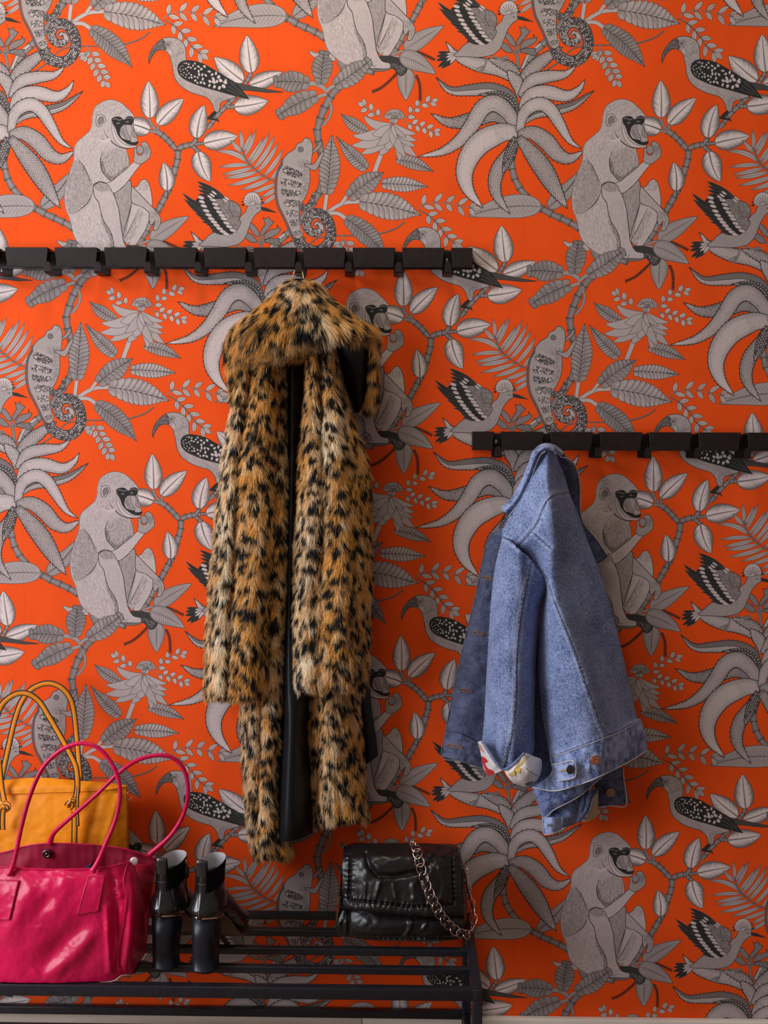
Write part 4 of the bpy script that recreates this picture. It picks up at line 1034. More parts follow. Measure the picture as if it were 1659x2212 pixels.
# ---------------------------------------------------------------- coat rails
def coat_rail(px_ends, px_top, px_bot, notches, label, visible_screws, loc_y=None):
    xl = float(at(px_ends[0], px_top, -.03)[0]); xr = float(at(px_ends[1], px_top, -.03)[0])
    xm = np.mean(notches)
    zt = float(at(xm, px_top, -.03)[1]); zb = float(at(xm, px_bot, -.03)[1])
    nx = sorted(float(at(n, px_bot, -.03)[0]) for n in notches)
    root = empty('coat_rail', ((xl + xr) / 2, 0, (zt + zb) / 2))
    tag(root, label, 'coat rack', 'black metal coat rails on the wall')
    box('back_plate', (xl, xr, -.003, 0, zb + .0005, zt - .0035), BLACK_METAL, root, .0005)
    wt, wb = .0070, .0103                     # half width of the slot at top and bottom
    edges = [xl] + nx + [xr]
    H = zt - zb
    for a, b, ia, ib in [(edges[i], edges[i + 1], i > 0, i + 1 < len(edges) - 1) for i in range(len(edges) - 1)]:
        def side(x, sg, on):
            if not on: return [(x, zt), (x, zb)]
            return [(x + sg * (wt + (wb - wt) * (3 * q * q - 2 * q ** 3)), zt - H * q) for q in np.linspace(0, 1, 9)]
        L = side(a, 1, ia); R = side(b, -1, ib)
        if len(L) != len(R):
            n = max(len(L), len(R))
            rs = lambda P: [(P[0][0], zt - H * q) for q in np.linspace(0, 1, n)] if len(P) < n else P
            L, R = rs(L), rs(R)
        m = MB(); n = len(L)
        V = [(x, -.0300, z) for x, z in L] + [(x, -.0300, z) for x, z in R] + [(x, -.0285, z) for x, z in L] + [(x, -.0285, z) for x, z in R]
        F = []
        for i in range(n - 1):
            F.append((i, i + 1, n + i + 1, n + i)); F.append((2 * n + i, 3 * n + i, 3 * n + i + 1, 2 * n + i + 1))
            F.append((i, 2 * n + i, 2 * n + i + 1, i + 1)); F.append((n + i, n + i + 1, 3 * n + i + 1, 3 * n + i))
        F.append((0, n, 3 * n, 2 * n)); F.append((n - 1, 3 * n - 1, 4 * n - 1, 2 * n - 1))
        m.add(V, F)
        # folded top lip running back to the wall
        m.add(*box_vf(L[0][0], R[0][0], -.0288, -.001, zt - .0022, zt - .0006))
        if not ia: m.add(*box_vf(a, a + .0015, -.0285, -.001, zb, zt - .002))
        if not ib: m.add(*box_vf(b - .0015, b, -.0285, -.001, zb, zt - .002))
        o = m.build('face_panel', BLACK_METAL, root, smooth=False); bevel(o, .0005, 1)
    m = MB()
    hook = None
    for x in nx:
        # one bent strip: down the wall, forward under the rail, up into a rounded tab
        P = [(-.0015, zb + .006), (-.0015, zb - .0125), (-.004, zb - .0145), (-.052, zb - .0145), (-.0545, zb - .0125), (-.0545, zb - .008)]
        pts = np.array(P)
        hb, ht = .0100, .0066
        V, F = [], []
        for i, (y, z) in enumerate(P):
            w = hb if i < 4 else ht
            t = np.gradient(pts, axis=0)[i]; t = t / np.linalg.norm(t); nrm = np.array([-t[1], t[0]]) * .0008
            w = np.interp(i, [0, 2, 3, 5], [hb, hb, ht, ht])
            for s, q in ((-1, 1), (1, 1), (1, -1), (-1, -1)): V.append((x + s * w, y + q * nrm[0], z + q * nrm[1]))
        for i in range(len(P) - 1):
            for k in range(4): F.append((i * 4 + k, i * 4 + (k + 1) % 4, i * 4 + 4 + (k + 1) % 4, i * 4 + 4 + k))
        F.append((0, 3, 2, 1))
        n0 = len(V); k = 14
        for yy in (-.0553, -.0537):
            V += [(x - ht, yy, zb - .0125), (x + ht, yy, zb - .0125)] + [(x + ht * math.cos(a), yy, zb + .0000 + ht * math.sin(a)) for a in np.linspace(0, math.pi, k)]
        q = k + 2
        F.append(tuple(n0 + i for i in range(q))[::-1]); F.append(tuple(n0 + q + i for i in range(q)))
        for i in range(q): F.append((n0 + i, n0 + (i + 1) % q, n0 + q + (i + 1) % q, n0 + q + i))
        h = mesh('hook', [(v[0] - x, v[1], v[2] - zb) for v in V], F, BLACK_METAL, root, smooth=False) if hook is None else bpy.data.objects.new('hook', hook.data)
        if hook is None: hook = h; bevel(h, .0004, 1)
        else: link(h, root)
        rel_any(h, root); h.location = (x, 0, zb)
    for px in visible_screws:
        x = min(nx, key=lambda q: abs(q - float(at(px, px_bot, -.03)[0])))
        V, F = lathe_vf([(.0045, 0), (.0045, .0008), (.0036, .0018), (.0020, .0022)], 18, 'y')
        s = mesh('screw', V + np.array([x, -.003, (zt + zb) / 2 - .002]), F, STEEL, root); rel_any(s, root)
        mm = MB(); mm.add(*box_vf(x - .0022, x + .0022, -.0054, -.0050, (zt + zb) / 2 - .0023, (zt + zb) / 2 - .0017)).add(*box_vf(x - .0003, x + .0003, -.0054, -.0050, (zt + zb) / 2 - .0042, (zt + zb) / 2 + .0002))
        sl = mm.build('slot', BLACK_METAL, s, smooth=False)
    return root
coat_rail((-105, 1021), 534.5, 577, [4, 111, 218, 325, 432, 540, 647, 754, 861, 967], 'upper long black metal coat rail with the leopard fur coat on its hook', [967])
coat_rail((1021, 1765), 933.5, 973.5, [1074.5, 1181, 1287.5, 1394, 1500.5, 1607, 1713], 'lower black metal coat rail with the denim jacket on its hook', [1074])
# ---------------------------------------------------------------- bench
ZB = .434
bench = empty('shoe_bench', (-.35, -.18, 0)); tag(bench, 'low black steel slatted shoe bench carrying the handbags and boots', 'bench')
def bar_y(row, z): return float(on_plane_z(760, row, z)[1])
XL = -1.25
ys = [(bar_y(1968.4, ZB), bar_y(1975.6, ZB)), (bar_y(2003, ZB), bar_y(2011, ZB)), (bar_y(2042.3, ZB), bar_y(2050.5, ZB)), (bar_y(2082.6, ZB), bar_y(2090.8, ZB)), (bar_y(2125.4, ZB), bar_y(2136.4, ZB))]
xr_back = float(on_plane_z(1005, 1969, ZB)[0]); xr_front = float(on_plane_z(1030, 2137, ZB)[0])
XR = .5 * (xr_back + xr_front) + .007
for k, (ya, yb) in enumerate(ys):
    hgt = .0135 if k < 4 else .021
    o = box('slat', (XL, XR - .012, yb, ya, ZB - hgt, ZB - (.0004 if k not in (0, 4) else 0)), BENCH_METAL, bench, .0012)
yF, yBk = ys[4][1], ys[0][0]
box('side_rail', (XR - .014, XR + .004, yF, yBk, ZB - .021, ZB + .0003), BENCH_METAL, bench, .0012)
box('side_rail', (XL - .004, XL + .014, yF, yBk, ZB - .021, ZB + .0003), BENCH_METAL, bench, .0012)
for x in (XR - .005, XL + .005):
    for y in (yF + .009, yBk - .009): box('leg', (x - .009, x + .009, y - .009, y + .009, 0, ZB - .0205), BENCH_METAL, bench, .0012)
ZS = float(W3(760, 2175, -100 * (ys[0][0]))[2])
for k in range(5):
    y = ys[k][0]; y2 = ys[k][1]
    box('shelf_slat', (XL + .014, XR - .012, y2, y, ZS - .0165, ZS - .0004), BENCH_METAL, bench, .0012)
for x in (XR - .012, XL): box('shelf_side_rail', (x, x + .014, yF + .018, yBk - .018, ZS - .018, ZS), BENCH_METAL, bench, .0012)
# ---------------------------------------------------------------- leopard fur coat
M_SATIN = plain('black_satin_lining', (.007, .007, .011), .42, 0, .2, 25, .1, .35)
M_HIDE = plain('fur_backing', (.30, .16, .05), .95, 0, .3, 40, .2, .1)
m_fur, nt, b_ = new_mat('leopard_fur')
nt.nodes.remove(b_)
hb = nd(nt, 'ShaderNodeBsdfPrincipled'); at_ = nd(nt, 'ShaderNodeAttribute', attribute_name='fur_colour')
nt.links.new(at_.outputs['Color'], hb.inputs['Base Color']); hb.inputs['Roughness'].default_value = .55; hb.inputs['Specular IOR Level'].default_value = .25
nt.links.new(hb.outputs[0], nt.nodes['Material Output'].inputs['Surface'])
def leopard(U, V, seed, scale=1.0, dens=1.0):
    """0..1 darkness of the spot print at (U, V) metres"""
    r = np.random.default_rng(seed)
    s = .0300 * scale
    cx, cy = [], []
    u0, u1, v0, v1 = U.min() - s, U.max() + s, V.min() - s, V.max() + s
    dark = np.zeros(len(U)); core = np.zeros(len(U))
    row = 0
    v = v0
    while v < v1:
        u = u0 + (row % 2) * s * .5
        while u < u1:
            c = np.array([u, v]) + r.uniform(-.30, .30, 2) * s
            rad = s * r.uniform(.24, .40); a0 = r.uniform(0, 6.28); gap = r.uniform(.2, 1.1); st = r.uniform(.85, 1.35)
            kind = r.random()
            m = (np.abs(U - c[0]) < s) & (np.abs(V - c[1]) < s)
            if m.any():
                du, dv = (U[m] - c[0]), (V[m] - c[1]) / st
                d = np.hypot(du, dv); th = np.arctan2(dv, du)
                wob = 1 + .22 * np.sin(3 * th + a0) + .12 * np.sin(5 * th + 2 * a0)
                if kind < .30: q = np.clip(1 - (d / (rad * .88 * wob)) ** 4, 0, 1)
                else:
                    ring = np.exp(-((d - rad * wob) / (s * .15)) ** 2)
                    q = ring * (np.cos(th - a0) < math.cos(gap * .5)) * np.clip(.5 + 1.0 * np.cos(2 * th + a0 * 3), .15, 1)
                    q = np.clip(q * 1.7, 0, 1)
                    core[m] = np.maximum(core[m], np.exp(-(d / rad) ** 2) * .8)
                dark[m] = np.maximum(dark[m], q)
            u += s
        v += s * .86; row += 1
    return dark, core
def add_fur(name, parent, P, N, T, UV, seed, length=.0145, lean=.72, radius=.00032, pale=None, scale=1.12, gravity=.25, warm=0.0):
    """strands rooted at P (normals N, lie direction T)"""
    r = np.random.default_rng(seed); n = len(P); S = 6
    dark, core = leopard(UV[:, 0], UV[:, 1], seed, scale)
    # tufts: neighbouring strands lean together
    cell = .011
    key = (np.floor(UV[:, 0] / cell + r.uniform(-.35, .35, n)).astype(int) * 7919 + np.floor(UV[:, 1] / (cell * 1.9) + r.uniform(-.35, .35, n)).astype(int) * 104729) % 100003
    tuft = np.random.default_rng(seed + 5).normal(0, 1, (100003, 3))[key]
    B = np.cross(N, T)
    d = N * (1 - lean) + T * lean + B * (tuft[:, :1] * .20 + r.normal(0, .10, (n, 1))) + N * (tuft[:, 1:2] * .12) + r.normal(0, .07, (n, 3))
    d /= np.linalg.norm(d, axis=1, keepdims=True)
    L = length * r.uniform(.55, 1.2, n) * (1 + .18 * tuft[:, 2])
    L = np.clip(L, length * .35, length * 1.5)
    s = np.linspace(0, 1, S)
    pts = P[:, None, :] + d[:, None, :] * (L[:, None] * s)[..., None]
    drop = (L[:, None] * s ** 2) * gravity
    pts[..., 2] -= drop; pts += (T * .15)[:, None, :] * drop[..., None]
    pts[..., 1] = np.minimum(pts[..., 1], -.004)
    base = np.array([.78, .35, .065]); gold = np.array([.95, .54, .15]); cream = np.array([1.0, .86, .64]); brown = np.array([.52, .20, .05]); ink = np.array([.009, .009, .012])
    f = r.random((n, 1))
    c = base * (1 - f) + gold * f
    pl = .10 if pale is None else pale
    k = np.clip(np.asarray(pl).reshape(-1, 1) + .22 * tuft[:, :1], 0, 1) * np.ones((n, 1))
    c = c * (1 - k) + cream * k
    c = c * (1 - core[:, None] * .45) + brown * core[:, None] * .45
    dk = np.clip(dark + r.normal(0, .10, n), 0, 1); dk = np.clip((dk - .22) / .26, 0, 1)[:, None]
    c = c * (1 - dk) + ink * dk
    c *= r.uniform(.80, 1.15, (n, 1))
    cur_ = bpy.data.hair_curves.new(name)
    cur_.add_curves([S] * n)
    cur_.attributes['position'].data.foreach_set('vector', pts.astype(np.float32).ravel())
    rad = cur_.attributes.get('radius') or cur_.attributes.new('radius', 'FLOAT', 'POINT')
    rad.data.foreach_set('value', np.tile(radius * np.array([1, 1, .95, .8, .5, .12]), n).astype(np.float32))
    fc = cur_.attributes.new('fur_colour', 'FLOAT_COLOR', 'CURVE')
    fc.data.foreach_set('color', np.concatenate([c, np.ones((n, 1))], 1).astype(np.float32).ravel())
    cur_.materials.append(m_fur)
    o = bpy.data.objects.new(name, cur_); o['kind'] = 'stuff'
    link(o, parent); rel_any(o, parent)
    return o
def fur_panel(name, rows, root, seed, n, K=25, fold=None, back=1.5, length=.0145, radius=.00032, pale=None, scale=1.12, lean=.72, uvoff=(0, 0), tdir=None, cap=True, gravity=.25):
    """closed sleeve/panel from rows (y, x_left, x_right, depth at edge, depth at crown) with fur rooted in its front half"""
    R = np.array([list(q) + [0] * (6 - len(q)) for q in rows], float)
    yy = np.linspace(0, len(R) - 1, max(8, len(R) * 7))
    I = cat(R, 7, closed=False)
    m = len(I)
    t = np.linspace(-1, 1, K)
    X = I[:, 1:2] + (I[:, 2:3] - I[:, 1:2]) * (t + 1) / 2
    Yp = np.repeat(I[:, 0:1], K, 1)
    if I.shape[1] > 5: Yp = Yp + I[:, 5:6] * (t + 1) / 2
    D = I[:, 3:4] + (I[:, 4:5] - I[:, 3:4]) * np.sqrt(np.clip(1 - np.abs(t) ** 2.6, 0, 1))
    if fold is not None: D = D + fold(X, Yp) * np.clip(1 - np.abs(t) ** 6, 0, 1)
    D = D + .18 * vnoise(X, Yp, 26, seed)
    if cap:                                        # rounded closed ends
        D[0] = D[0] * .0 + I[0, 3] ; D[-1] = I[-1, 3]
    f = W3(X, Yp, D); bk = W3(X, Yp, np.minimum(I[:, 3:4], D) - back * np.sqrt(np.clip(1 - t ** 2, 0, 1)))
    V = np.concatenate([f.reshape(-1, 3), bk.reshape(-1, 3)]); nn = m * K; F = []
    for i in range(m - 1):
        for j in range(K - 1):
            a = i * K + j
            F.append((a, a + K, a + K + 1, a + 1)); F.append((nn + a, nn + a + 1, nn + a + K + 1, nn + a + K))
        for j in (0, K - 1): a = i * K + j; F.append((a, nn + a, nn + a + K, a + K) if j == 0 else (a, a + K, nn + a + K, nn + a))
    for i, fl in ((0, 1), (m - 1, 0)):
        for j in range(K - 1):
            a = i * K + j
            F.append((a, a + 1, nn + a + 1, nn + a) if fl else (a, nn + a, nn + a + 1, a + 1))
    o = mesh(name, V, F, M_HIDE, root); rel_any(o, root)
    # roots: area-weighted on the front grid plus a wrap round the rims
    r = np.random.default_rng(seed)
    e1 = f[1:, :-1] - f[:-1, :-1]; e2 = f[:-1, 1:] - f[:-1, :-1]
    A = np.linalg.norm(np.cross(e1, e2), axis=2); p = (A / A.sum()).ravel()
    q = r.choice(len(p), n, p=p); qi, qj = q // (K - 1), q % (K - 1); a, b = r.random((2, n))
    def lerp(G): return (G[qi, qj].T * (1 - a) * (1 - b) + G[qi + 1, qj].T * a * (1 - b) + G[qi, qj + 1].T * (1 - a) * b + G[qi + 1, qj + 1].T * a * b).T
    P = lerp(f)
    dv = np.gradient(f, axis=0); du = np.gradient(f, axis=1)
    Nn = np.cross(dv, du); Nn /= np.linalg.norm(Nn, axis=2, keepdims=True) + 1e-12
    N = lerp(Nn); N /= np.linalg.norm(N, axis=1, keepdims=True)
    N = np.where((N[:, 1] > .2)[:, None], -N, N)
    T = lerp(dv / (np.linalg.norm(dv, axis=2, keepdims=True) + 1e-12)); T /= np.linalg.norm(T, axis=1, keepdims=True) + 1e-9
    if tdir is not None:
        T = tdir(lerp(X[..., None])[:, 0], lerp(Yp[..., None])[:, 0]); T = T - N * (T * N).sum(1, keepdims=True); T /= np.linalg.norm(T, axis=1, keepdims=True) + 1e-9
    cu = np.concatenate([np.zeros((m, 1)), np.cumsum(np.linalg.norm(np.diff(f, axis=1), axis=2), 1)], 1); cu = cu - cu[:, K // 2:K // 2 + 1]
    cvv = np.concatenate([[0], np.cumsum(np.linalg.norm(np.diff(f[:, K // 2], axis=0), axis=1))])[:, None] * np.ones((1, K))
    UV = np.stack([lerp(cu[..., None])[:, 0] + uvoff[0], lerp(cvv[..., None])[:, 0] + uvoff[1]], 1)
    px, py = lerp(X[..., None])[:, 0], lerp(Yp[..., None])[:, 0]
    pl = pale(px, py) if pale is not None else np.full(n, .08)
    add_fur('fur', o, P, N, T, UV, seed, length, lean, radius, pl, scale, gravity)
    return o
coat = empty('fur_coat', tuple(W3(647, 1150, 0))); tag(coat, 'long leopard print fur coat with black lining hanging from the upper rail', 'coat')
g = lambda x, c, w: np.exp(-((x - c) / w) ** 2)
def lerpx(y, pts): return np.interp(y, [p[0] for p in pts], [p[1] for p in pts])
# sleeve on the left: three soft ridges that fan out downwards
def foldL(x, y):
    r1 = lerpx(y, [(780, 525), (1000, 500), (1500, 462)]); v1 = lerpx(y, [(780, 548), (1000, 515), (1500, 492)]); r2 = lerpx(y, [(780, 580), (1000, 560), (1500, 540)]); v2 = lerpx(y, [(780, 612), (1000, 598), (1500, 578)])
    return 1.0 * g(x, r1, 14) - 2.6 * g(x, v1, 8) + 1.6 * g(x, r2, 22) - 1.5 * g(x, v2, 8) + .8 * np.sin(y / 60 + x / 15) * .35
paleL = lambda x, y: .10 + .70 * g(x, lerpx(y, [(780, 505), (1000, 490), (1500, 475)]), 24) * np.clip((y - 800) / 160, 0, 1) + .18 * vnoise(x, y, 60, 4)
fur_panel('sleeve', [(755, 512, 612, 5, 9.5), (800, 504, 612, 4.5, 10.5), (900, 497, 612, 4, 11.5), (1000, 482, 609, 4, 12.5), (1100, 470, 610, 4, 13), (1200, 460, 606, 4, 13.5), (1300, 451, 600, 4, 14), (1400, 446, 594, 4, 14), (1480, 444, 588, 4.2, 14), (1505, 447, 584, 4.5, 13, 10)], coat, 21, 70000, fold=foldL, pale=paleL)
def foldR(x, y):
    v1 = lerpx(y, [(740, 692), (900, 694), (1100, 700), (1480, 690)]); r1 = lerpx(y, [(740, 672), (900, 668), (1480, 655)]); r2 = lerpx(y, [(740, 715), (900, 722), (1100, 730), (1480, 740)])
    return 1.3 * g(x, r1, 17) - 2.4 * g(x, v1, 8) * np.clip(1.4 - (y - 740) / 500, .3, 1) + 1.3 * g(x, r2, 20) + .3 * np.sin(y / 55 + x / 18)
paleR = lambda x, y: .10 + .62 * g(x, lerpx(y, [(740, 715), (900, 712), (1100, 672), (1480, 655)]), 30) * np.clip((y - 780) / 120, 0, 1) + .18 * vnoise(x, y, 60, 5)
fur_panel('sleeve', [(725, 662, 716, 7, 10), (800, 664, 730, 6, 12), (900, 656, 758, 5, 13), (1000, 644, 792, 5, 14), (1100, 637, 800, 4.5, 14.5), (1200, 632, 802, 4.5, 15), (1300, 627, 800, 4.5, 15.2), (1400, 624, 797, 4.8, 15.2), (1465, 624, 792, 5, 15), (1488, 630, 786, 5.5, 14)], coat, 22, 80000, fold=foldR, pale=paleR)
# body: left front edge and skirt
fur_panel('front_panel', [(770, 594, 614, 5, 8), (1000, 594, 617, 5, 9), (1250, 584, 616, 5, 10), (1450, 558, 612, 4.5, 9.5), (1520, 524, 614, 3.5, 9.5), (1600, 526, 608, 3.2, 10), (1700, 530, 600, 3.2, 10.5), (1800, 538, 620, 3.2, 10.5), (1835, 546, 632, 3.4, 10), (1852, 556, 622, 4, 8.5)], coat, 23, 48000, pale=lambda x, y: .34 + .2 * g(x, 545, 22) + .18 * vnoise(x, y, 60, 6), fold=lambda x, y: 1.0 * g(x, lerpx(y, [(1500, 590), (1800, 575)]), 14) - 1.2 * g(x, lerpx(y, [(1500, 566), (1800, 556)]), 8) * (y > 1480))
fur_panel('front_panel', [(1440, 664, 770, 3, 7), (1500, 664, 772, 3, 9), (1600, 666, 780, 3, 10), (1700, 674, 788, 3, 10.5), (1760, 680, 793, 3, 10.5), (1785, 684, 788, 3.5, 9.5, -22)], coat, 24, 34000, pale=lambda x, y: .10 + .4 * g(x, 715, 26) + .15 * vnoise(x, y, 60, 7), fold=lambda x, y: 1.1 * g(x, 715, 18) - 1.6 * g(x, 690, 9) + .5 * np.sin(y / 40))
# collar lying over the top
def colT(x, y):
    t = np.zeros((len(x), 3)); t[:, 0] = np.clip((x - 648) / 190, -.75, .75); t[:, 2] = -1; t[:, 1] = -.15
    return t
collar_pale = lambda x, y: .06 + .55 * g(x - .55 * (y - 660), 655, 34) + .2 * vnoise(x, y, 40, 8)
fur_panel('collar', [(606, 630, 664, 7, 10), (618, 612, 684, 6, 12), (640, 590, 706, 6, 14), (665, 562, 736, 6, 15.5), (690, 532, 768, 6, 16.5), (712, 508, 800, 5.6, 17, -6), (730, 498, 806, 5.4, 17, -14), (748, 496, 786, 5.6, 16.2, -26), (762, 498, 732, 6, 14.6, -26), (778, 502, 660, 6, 12, -20), (786, 505, 610, 6, 10.5, -6)], coat, 25, 66000, K=33, length=.021, tdir=colT, pale=collar_pale, lean=.70, gravity=.3)
fur_panel('collar_edge', [(750, 494, 518, 4.5, 8), (800, 495, 520, 4, 8), (838, 502, 520, 4, 7)], coat, 26, 7000, length=.019, pale=lambda x, y: .03 + 0 * x)
fur_panel('collar_edge', [(705, 786, 810, 4.5, 9), (740, 796, 814, 4, 8.5), (800, 799, 814, 3.5, 7.5), (850, 797, 813, 3.2, 7), (884, 786, 808, 3, 6.5)], coat, 27, 12000, length=.017, pale=lambda x, y: .02 + 0 * x)
# black lining: between the sleeves, skirt facing, inside of the collar, back hem
sheet('lining', [[(606, 690, 5), (628, 690, 8), (640, 690, 8), (662, 690, 6)], [(615, 760, 5), (630, 760, 8.5), (640, 760, 7.5), (658, 760, 6)], [(618, 900, 5), (629, 900, 9), (640, 900, 8), (652, 900, 6)], [(620, 1050, 5), (628, 1050, 9.5), (637, 1050, 8.5), (648, 1050, 6)], [(612, 1300, 5), (622, 1300, 10), (634, 1300, 9), (644, 1300, 6)],
    [(606, 1460, 6), (620, 1460, 11), (650, 1460, 10), (672, 1460, 6)], [(608, 1560, 7), (625, 1560, 12), (650, 1560, 10.5), (668, 1560, 6)], [(601, 1680, 7.5), (622, 1680, 12.5), (650, 1680, 10.5), (672, 1680, 6)], [(595, 1780, 8), (618, 1780, 13), (650, 1778, 11), (675, 1775, 6)], [(594, 1818, 8), (616, 1818, 12.5), (648, 1812, 11), (675, 1800, 6)]], M_SATIN, coat, 90, 16, thick=.15)
sheet('lining', [[(715, 705, 9), (745, 706, 12), (775, 708, 11), (800, 712, 7)], [(728, 760, 9), (752, 760, 11), (778, 760, 10), (803, 760, 6)], [(745, 830, 5), (766, 830, 6.6), (785, 830, 6.4), (802, 830, 4.6)], [(766, 892, 3.6), (777, 890, 4.4), (788, 887, 4.4), (801, 878, 3.8)]], M_SATIN, coat, 30, 14, thick=.15)
sheet('lining', [[(755, 1440, 1.5), (770, 1440, 2.4), (785, 1440, 2.8), (796, 1440, 2.4)], [(762, 1530, 1.5), (775, 1530, 2.4), (790, 1530, 2.8), (803, 1530, 2.2)], [(770, 1600, 1.4), (784, 1600, 2.2), (798, 1595, 2.6), (812, 1590, 2.2)], [(780, 1650, 1.4), (790, 1652, 2), (804, 1642, 2.4), (817, 1632, 2)]], M_SATIN, coat, 30, 12, thick=.12)
# gold hanging chain over the hook
def helix(P, r, turns, n=160):
    P = cat(np.array(P), 12, closed=False); l = np.linspace(0, 1, len(P)); q = np.linspace(0, 1, n)
    C = np.stack([np.interp(q, l, P[:, k]) for k in range(3)], 1)
    a = q * turns * 2 * math.pi
    return C + np.stack([np.cos(a) * r, np.sin(a) * r, 0 * a], 1)
lp = [W3(627, 625, 8.5), W3(632, 603, 6.4), W3(636, 588, 5.0), W3(640, 584.5, 4.5), W3(646, 583.5, 4.3), W3(651, 584.5, 4.5), W3(653, 588, 5.0), W3(656, 603, 6.4), W3(659, 625, 8.5)]
mm = MB()
for ph in (1, -1):
    C = helix(lp, .0009 * ph, 24, 240); mm.add(*tube_vf(C, .0008, 6))
mm.build('hanging_chain', GOLD, coat)
# ---------------------------------------------------------------- denim jacket
DEN = denim('washed_denim', (.030, .055, .17), (.40, .48, .78))
DEN_IN = denim('denim_wrong_side', (.07, .075, .12), (.24, .25, .33))
DEN_DK = denim('denim_dark_shaded', (.014, .019, .055), (.12, .135, .24))  # darker denim: shade of placket and collar back is put into the colour
THREAD = plain('pale_thread', (.60, .56, .56), .8); THREAD_BR = plain('brown_thread', (.26, .11, .035), .8)
jk = empty('denim_jacket', tuple(W3(1183, 1380, 0))); tag(jk, 'faded blue denim jacket with turned up printed cuff hanging from the lower rail', 'jacket')
def JN(net): return [[(940 + .28933 * x, 940 + .28933 * y, d) for x, y, d in row] for row in net]
def JP(poly): return [(940 + .28933 * x, 940 + .28933 * y) for x, y in poly]
SEAMS = [JP(p) for p in (
    [(1000, 428), (900, 440), (835, 490), (800, 560), (775, 630), (740, 690), (680, 760), (612, 832)],
    [(500, 762), (555, 785), (612, 832)], [(612, 832), (700, 900), (770, 985), (842, 1085)], [(735, 735), (810, 800), (872, 850)],
    [(715, 960), (675, 1150), (640, 1350), (615, 1600), (605, 1900), (600, 2050), (575, 2250), (520, 2470)],
    [(842, 1100), (880, 1220), (930, 1340), (1000, 1510), (1060, 1660), (1120, 1850), (1170, 1980), (1215, 2120), (1270, 2250)],
    [(855, 2405), (960, 2375), (1200, 2285), (1400, 2205), (1530, 2120)])]
def seam_disp(x, y):
    D = np.zeros(x.shape)
    for k, s in enumerate(SEAMS):
        d, sd, al = seg_dist(x, y, s)
        D += .20 * np.exp(-((d - 4.0) / 2.6) ** 2) * (sd > 0) - .16 * np.exp(-(d / 1.3) ** 2)
        D += .10 * np.sin(al * .62 + 2 * vnoise(x, y, 9, k)) * np.exp(-(d / 8.0) ** 2)     # puckers along the stitching
    return D
def wrinkle(x, y): return seam_disp(x, y) + .14 * vnoise(x, y, 34, 3) + .08 * vnoise(x, y * .6, 13, 9)
def seam_wear(x, y):
    w = .04 * vnoise(x, y, 30, 12) + .05 * vnoise(x, y, 90, 13)
    for s in SEAMS:
        d, sd, al = seg_dist(x, y, s)
        w += .13 * np.exp(-((d - 5) / 4.0) ** 2) * (.45 + .9 * np.abs(vnoise(x, y, 7, 21))) - .10 * np.exp(-((d - 1) / 1.6) ** 2)
    return w
def stitch(path, grid, parent, mat=THREAD, off=0.0, dash=3.0, gap=1.1, r=.00042, lift=.10):
    """row of real stitches following a seam, offset sideways by off photo pixels"""
    P = cat(np.array(path), 10, closed=False)
    t, n = frame_of(P); P = P + n * off
    l = np.concatenate([[0], np.cumsum(np.linalg.norm(np.diff(P, axis=0), axis=1))])
    m = MB(); q = 0.6
    while q + dash < l[-1]:
        a = [np.array([np.interp(q + dash * f, l, P[:, k]) for k in (0, 1)]) for f in (0, .5, 1)]
        pts = np.array([W3(v[0], v[1], depth_at(grid, *v) + lift * (1 if i == 1 else .55)) for i, v in enumerate(a)])
        m.add(*tube_vf(pts, r, 5)); q += dash + gap
    o = m.build('stitching', mat, parent); return o
# --- layers, from the wall outwards
sheet('collar_back', JN([[(900, 118, 7), (928, 118, 7.4), (952, 125, 6.5)], [(930, 290, 5), (1010, 250, 6.2), (1050, 238, 4.5)], [(960, 430, 4), (1030, 395, 5.2), (1080, 370, 3.5)], [(1000, 620, 3), (1060, 610, 4), (1090, 600, 2.8)], [(1080, 790, 3), (1140, 780, 3.6), (1200, 768, 2.4)], [(1150, 965, 2.8), (1212, 960, 3.1), (1292, 905, 2.2)]]), DEN_DK, jk, 60, 14, disp=lambda x, y: .12 * vnoise(x, y, 10, 3), thick=.25, wear=lambda x, y: .1 * vnoise(x, y, 8, 5))
sheet('body_inside', JN([[(700, 1500, 3), (780, 1500, 3.5), (900, 1500, 3)], [(690, 1900, 3), (790, 1900, 3.8), (900, 1900, 3.4)], [(690, 2300, 3.4), (790, 2300, 4.2), (900, 2300, 4)], [(700, 2630, 4), (790, 2640, 5), (900, 2640, 5)]]), DEN_DK, jk, 40, 14, thick=.15, wear=lambda x, y: .08 * vnoise(x, y, 12, 6))
pl_o, pl_g = sheet('front_placket', JN([[(505, 690, 3), (525, 690, 4), (545, 690, 5), (560, 690, 5)], [(405, 760, 2.5), (450, 765, 4), (510, 770, 5), (560, 770, 5)], [(352, 940, 2.2), (400, 945, 4), (460, 950, 4.5), (540, 950, 4.5)], [(300, 1200, 2.2), (350, 1205, 4), (420, 1210, 4.2), (520, 1210, 4.2)], [(200, 1620, 2.2), (280, 1625, 4.2), (400, 1630, 4.2), (500, 1630, 4)], [(130, 1930, 2.2), (240, 1940, 4.5), (370, 1940, 4), (480, 1940, 4)], [(78, 2215, 2.2), (190, 2235, 5), (330, 2300, 4.5), (480, 2320, 4)]]), DEN_DK, jk, 110, 26, disp=lambda x, y: .2 * vnoise(x, y, 14, 4) + .12 * vnoise(x, y, 6, 8), thick=.2, wear=lambda x, y: .08 + .09 * vnoise(x, y, 9, 15) + .06 * vnoise(x, y, 40, 16))
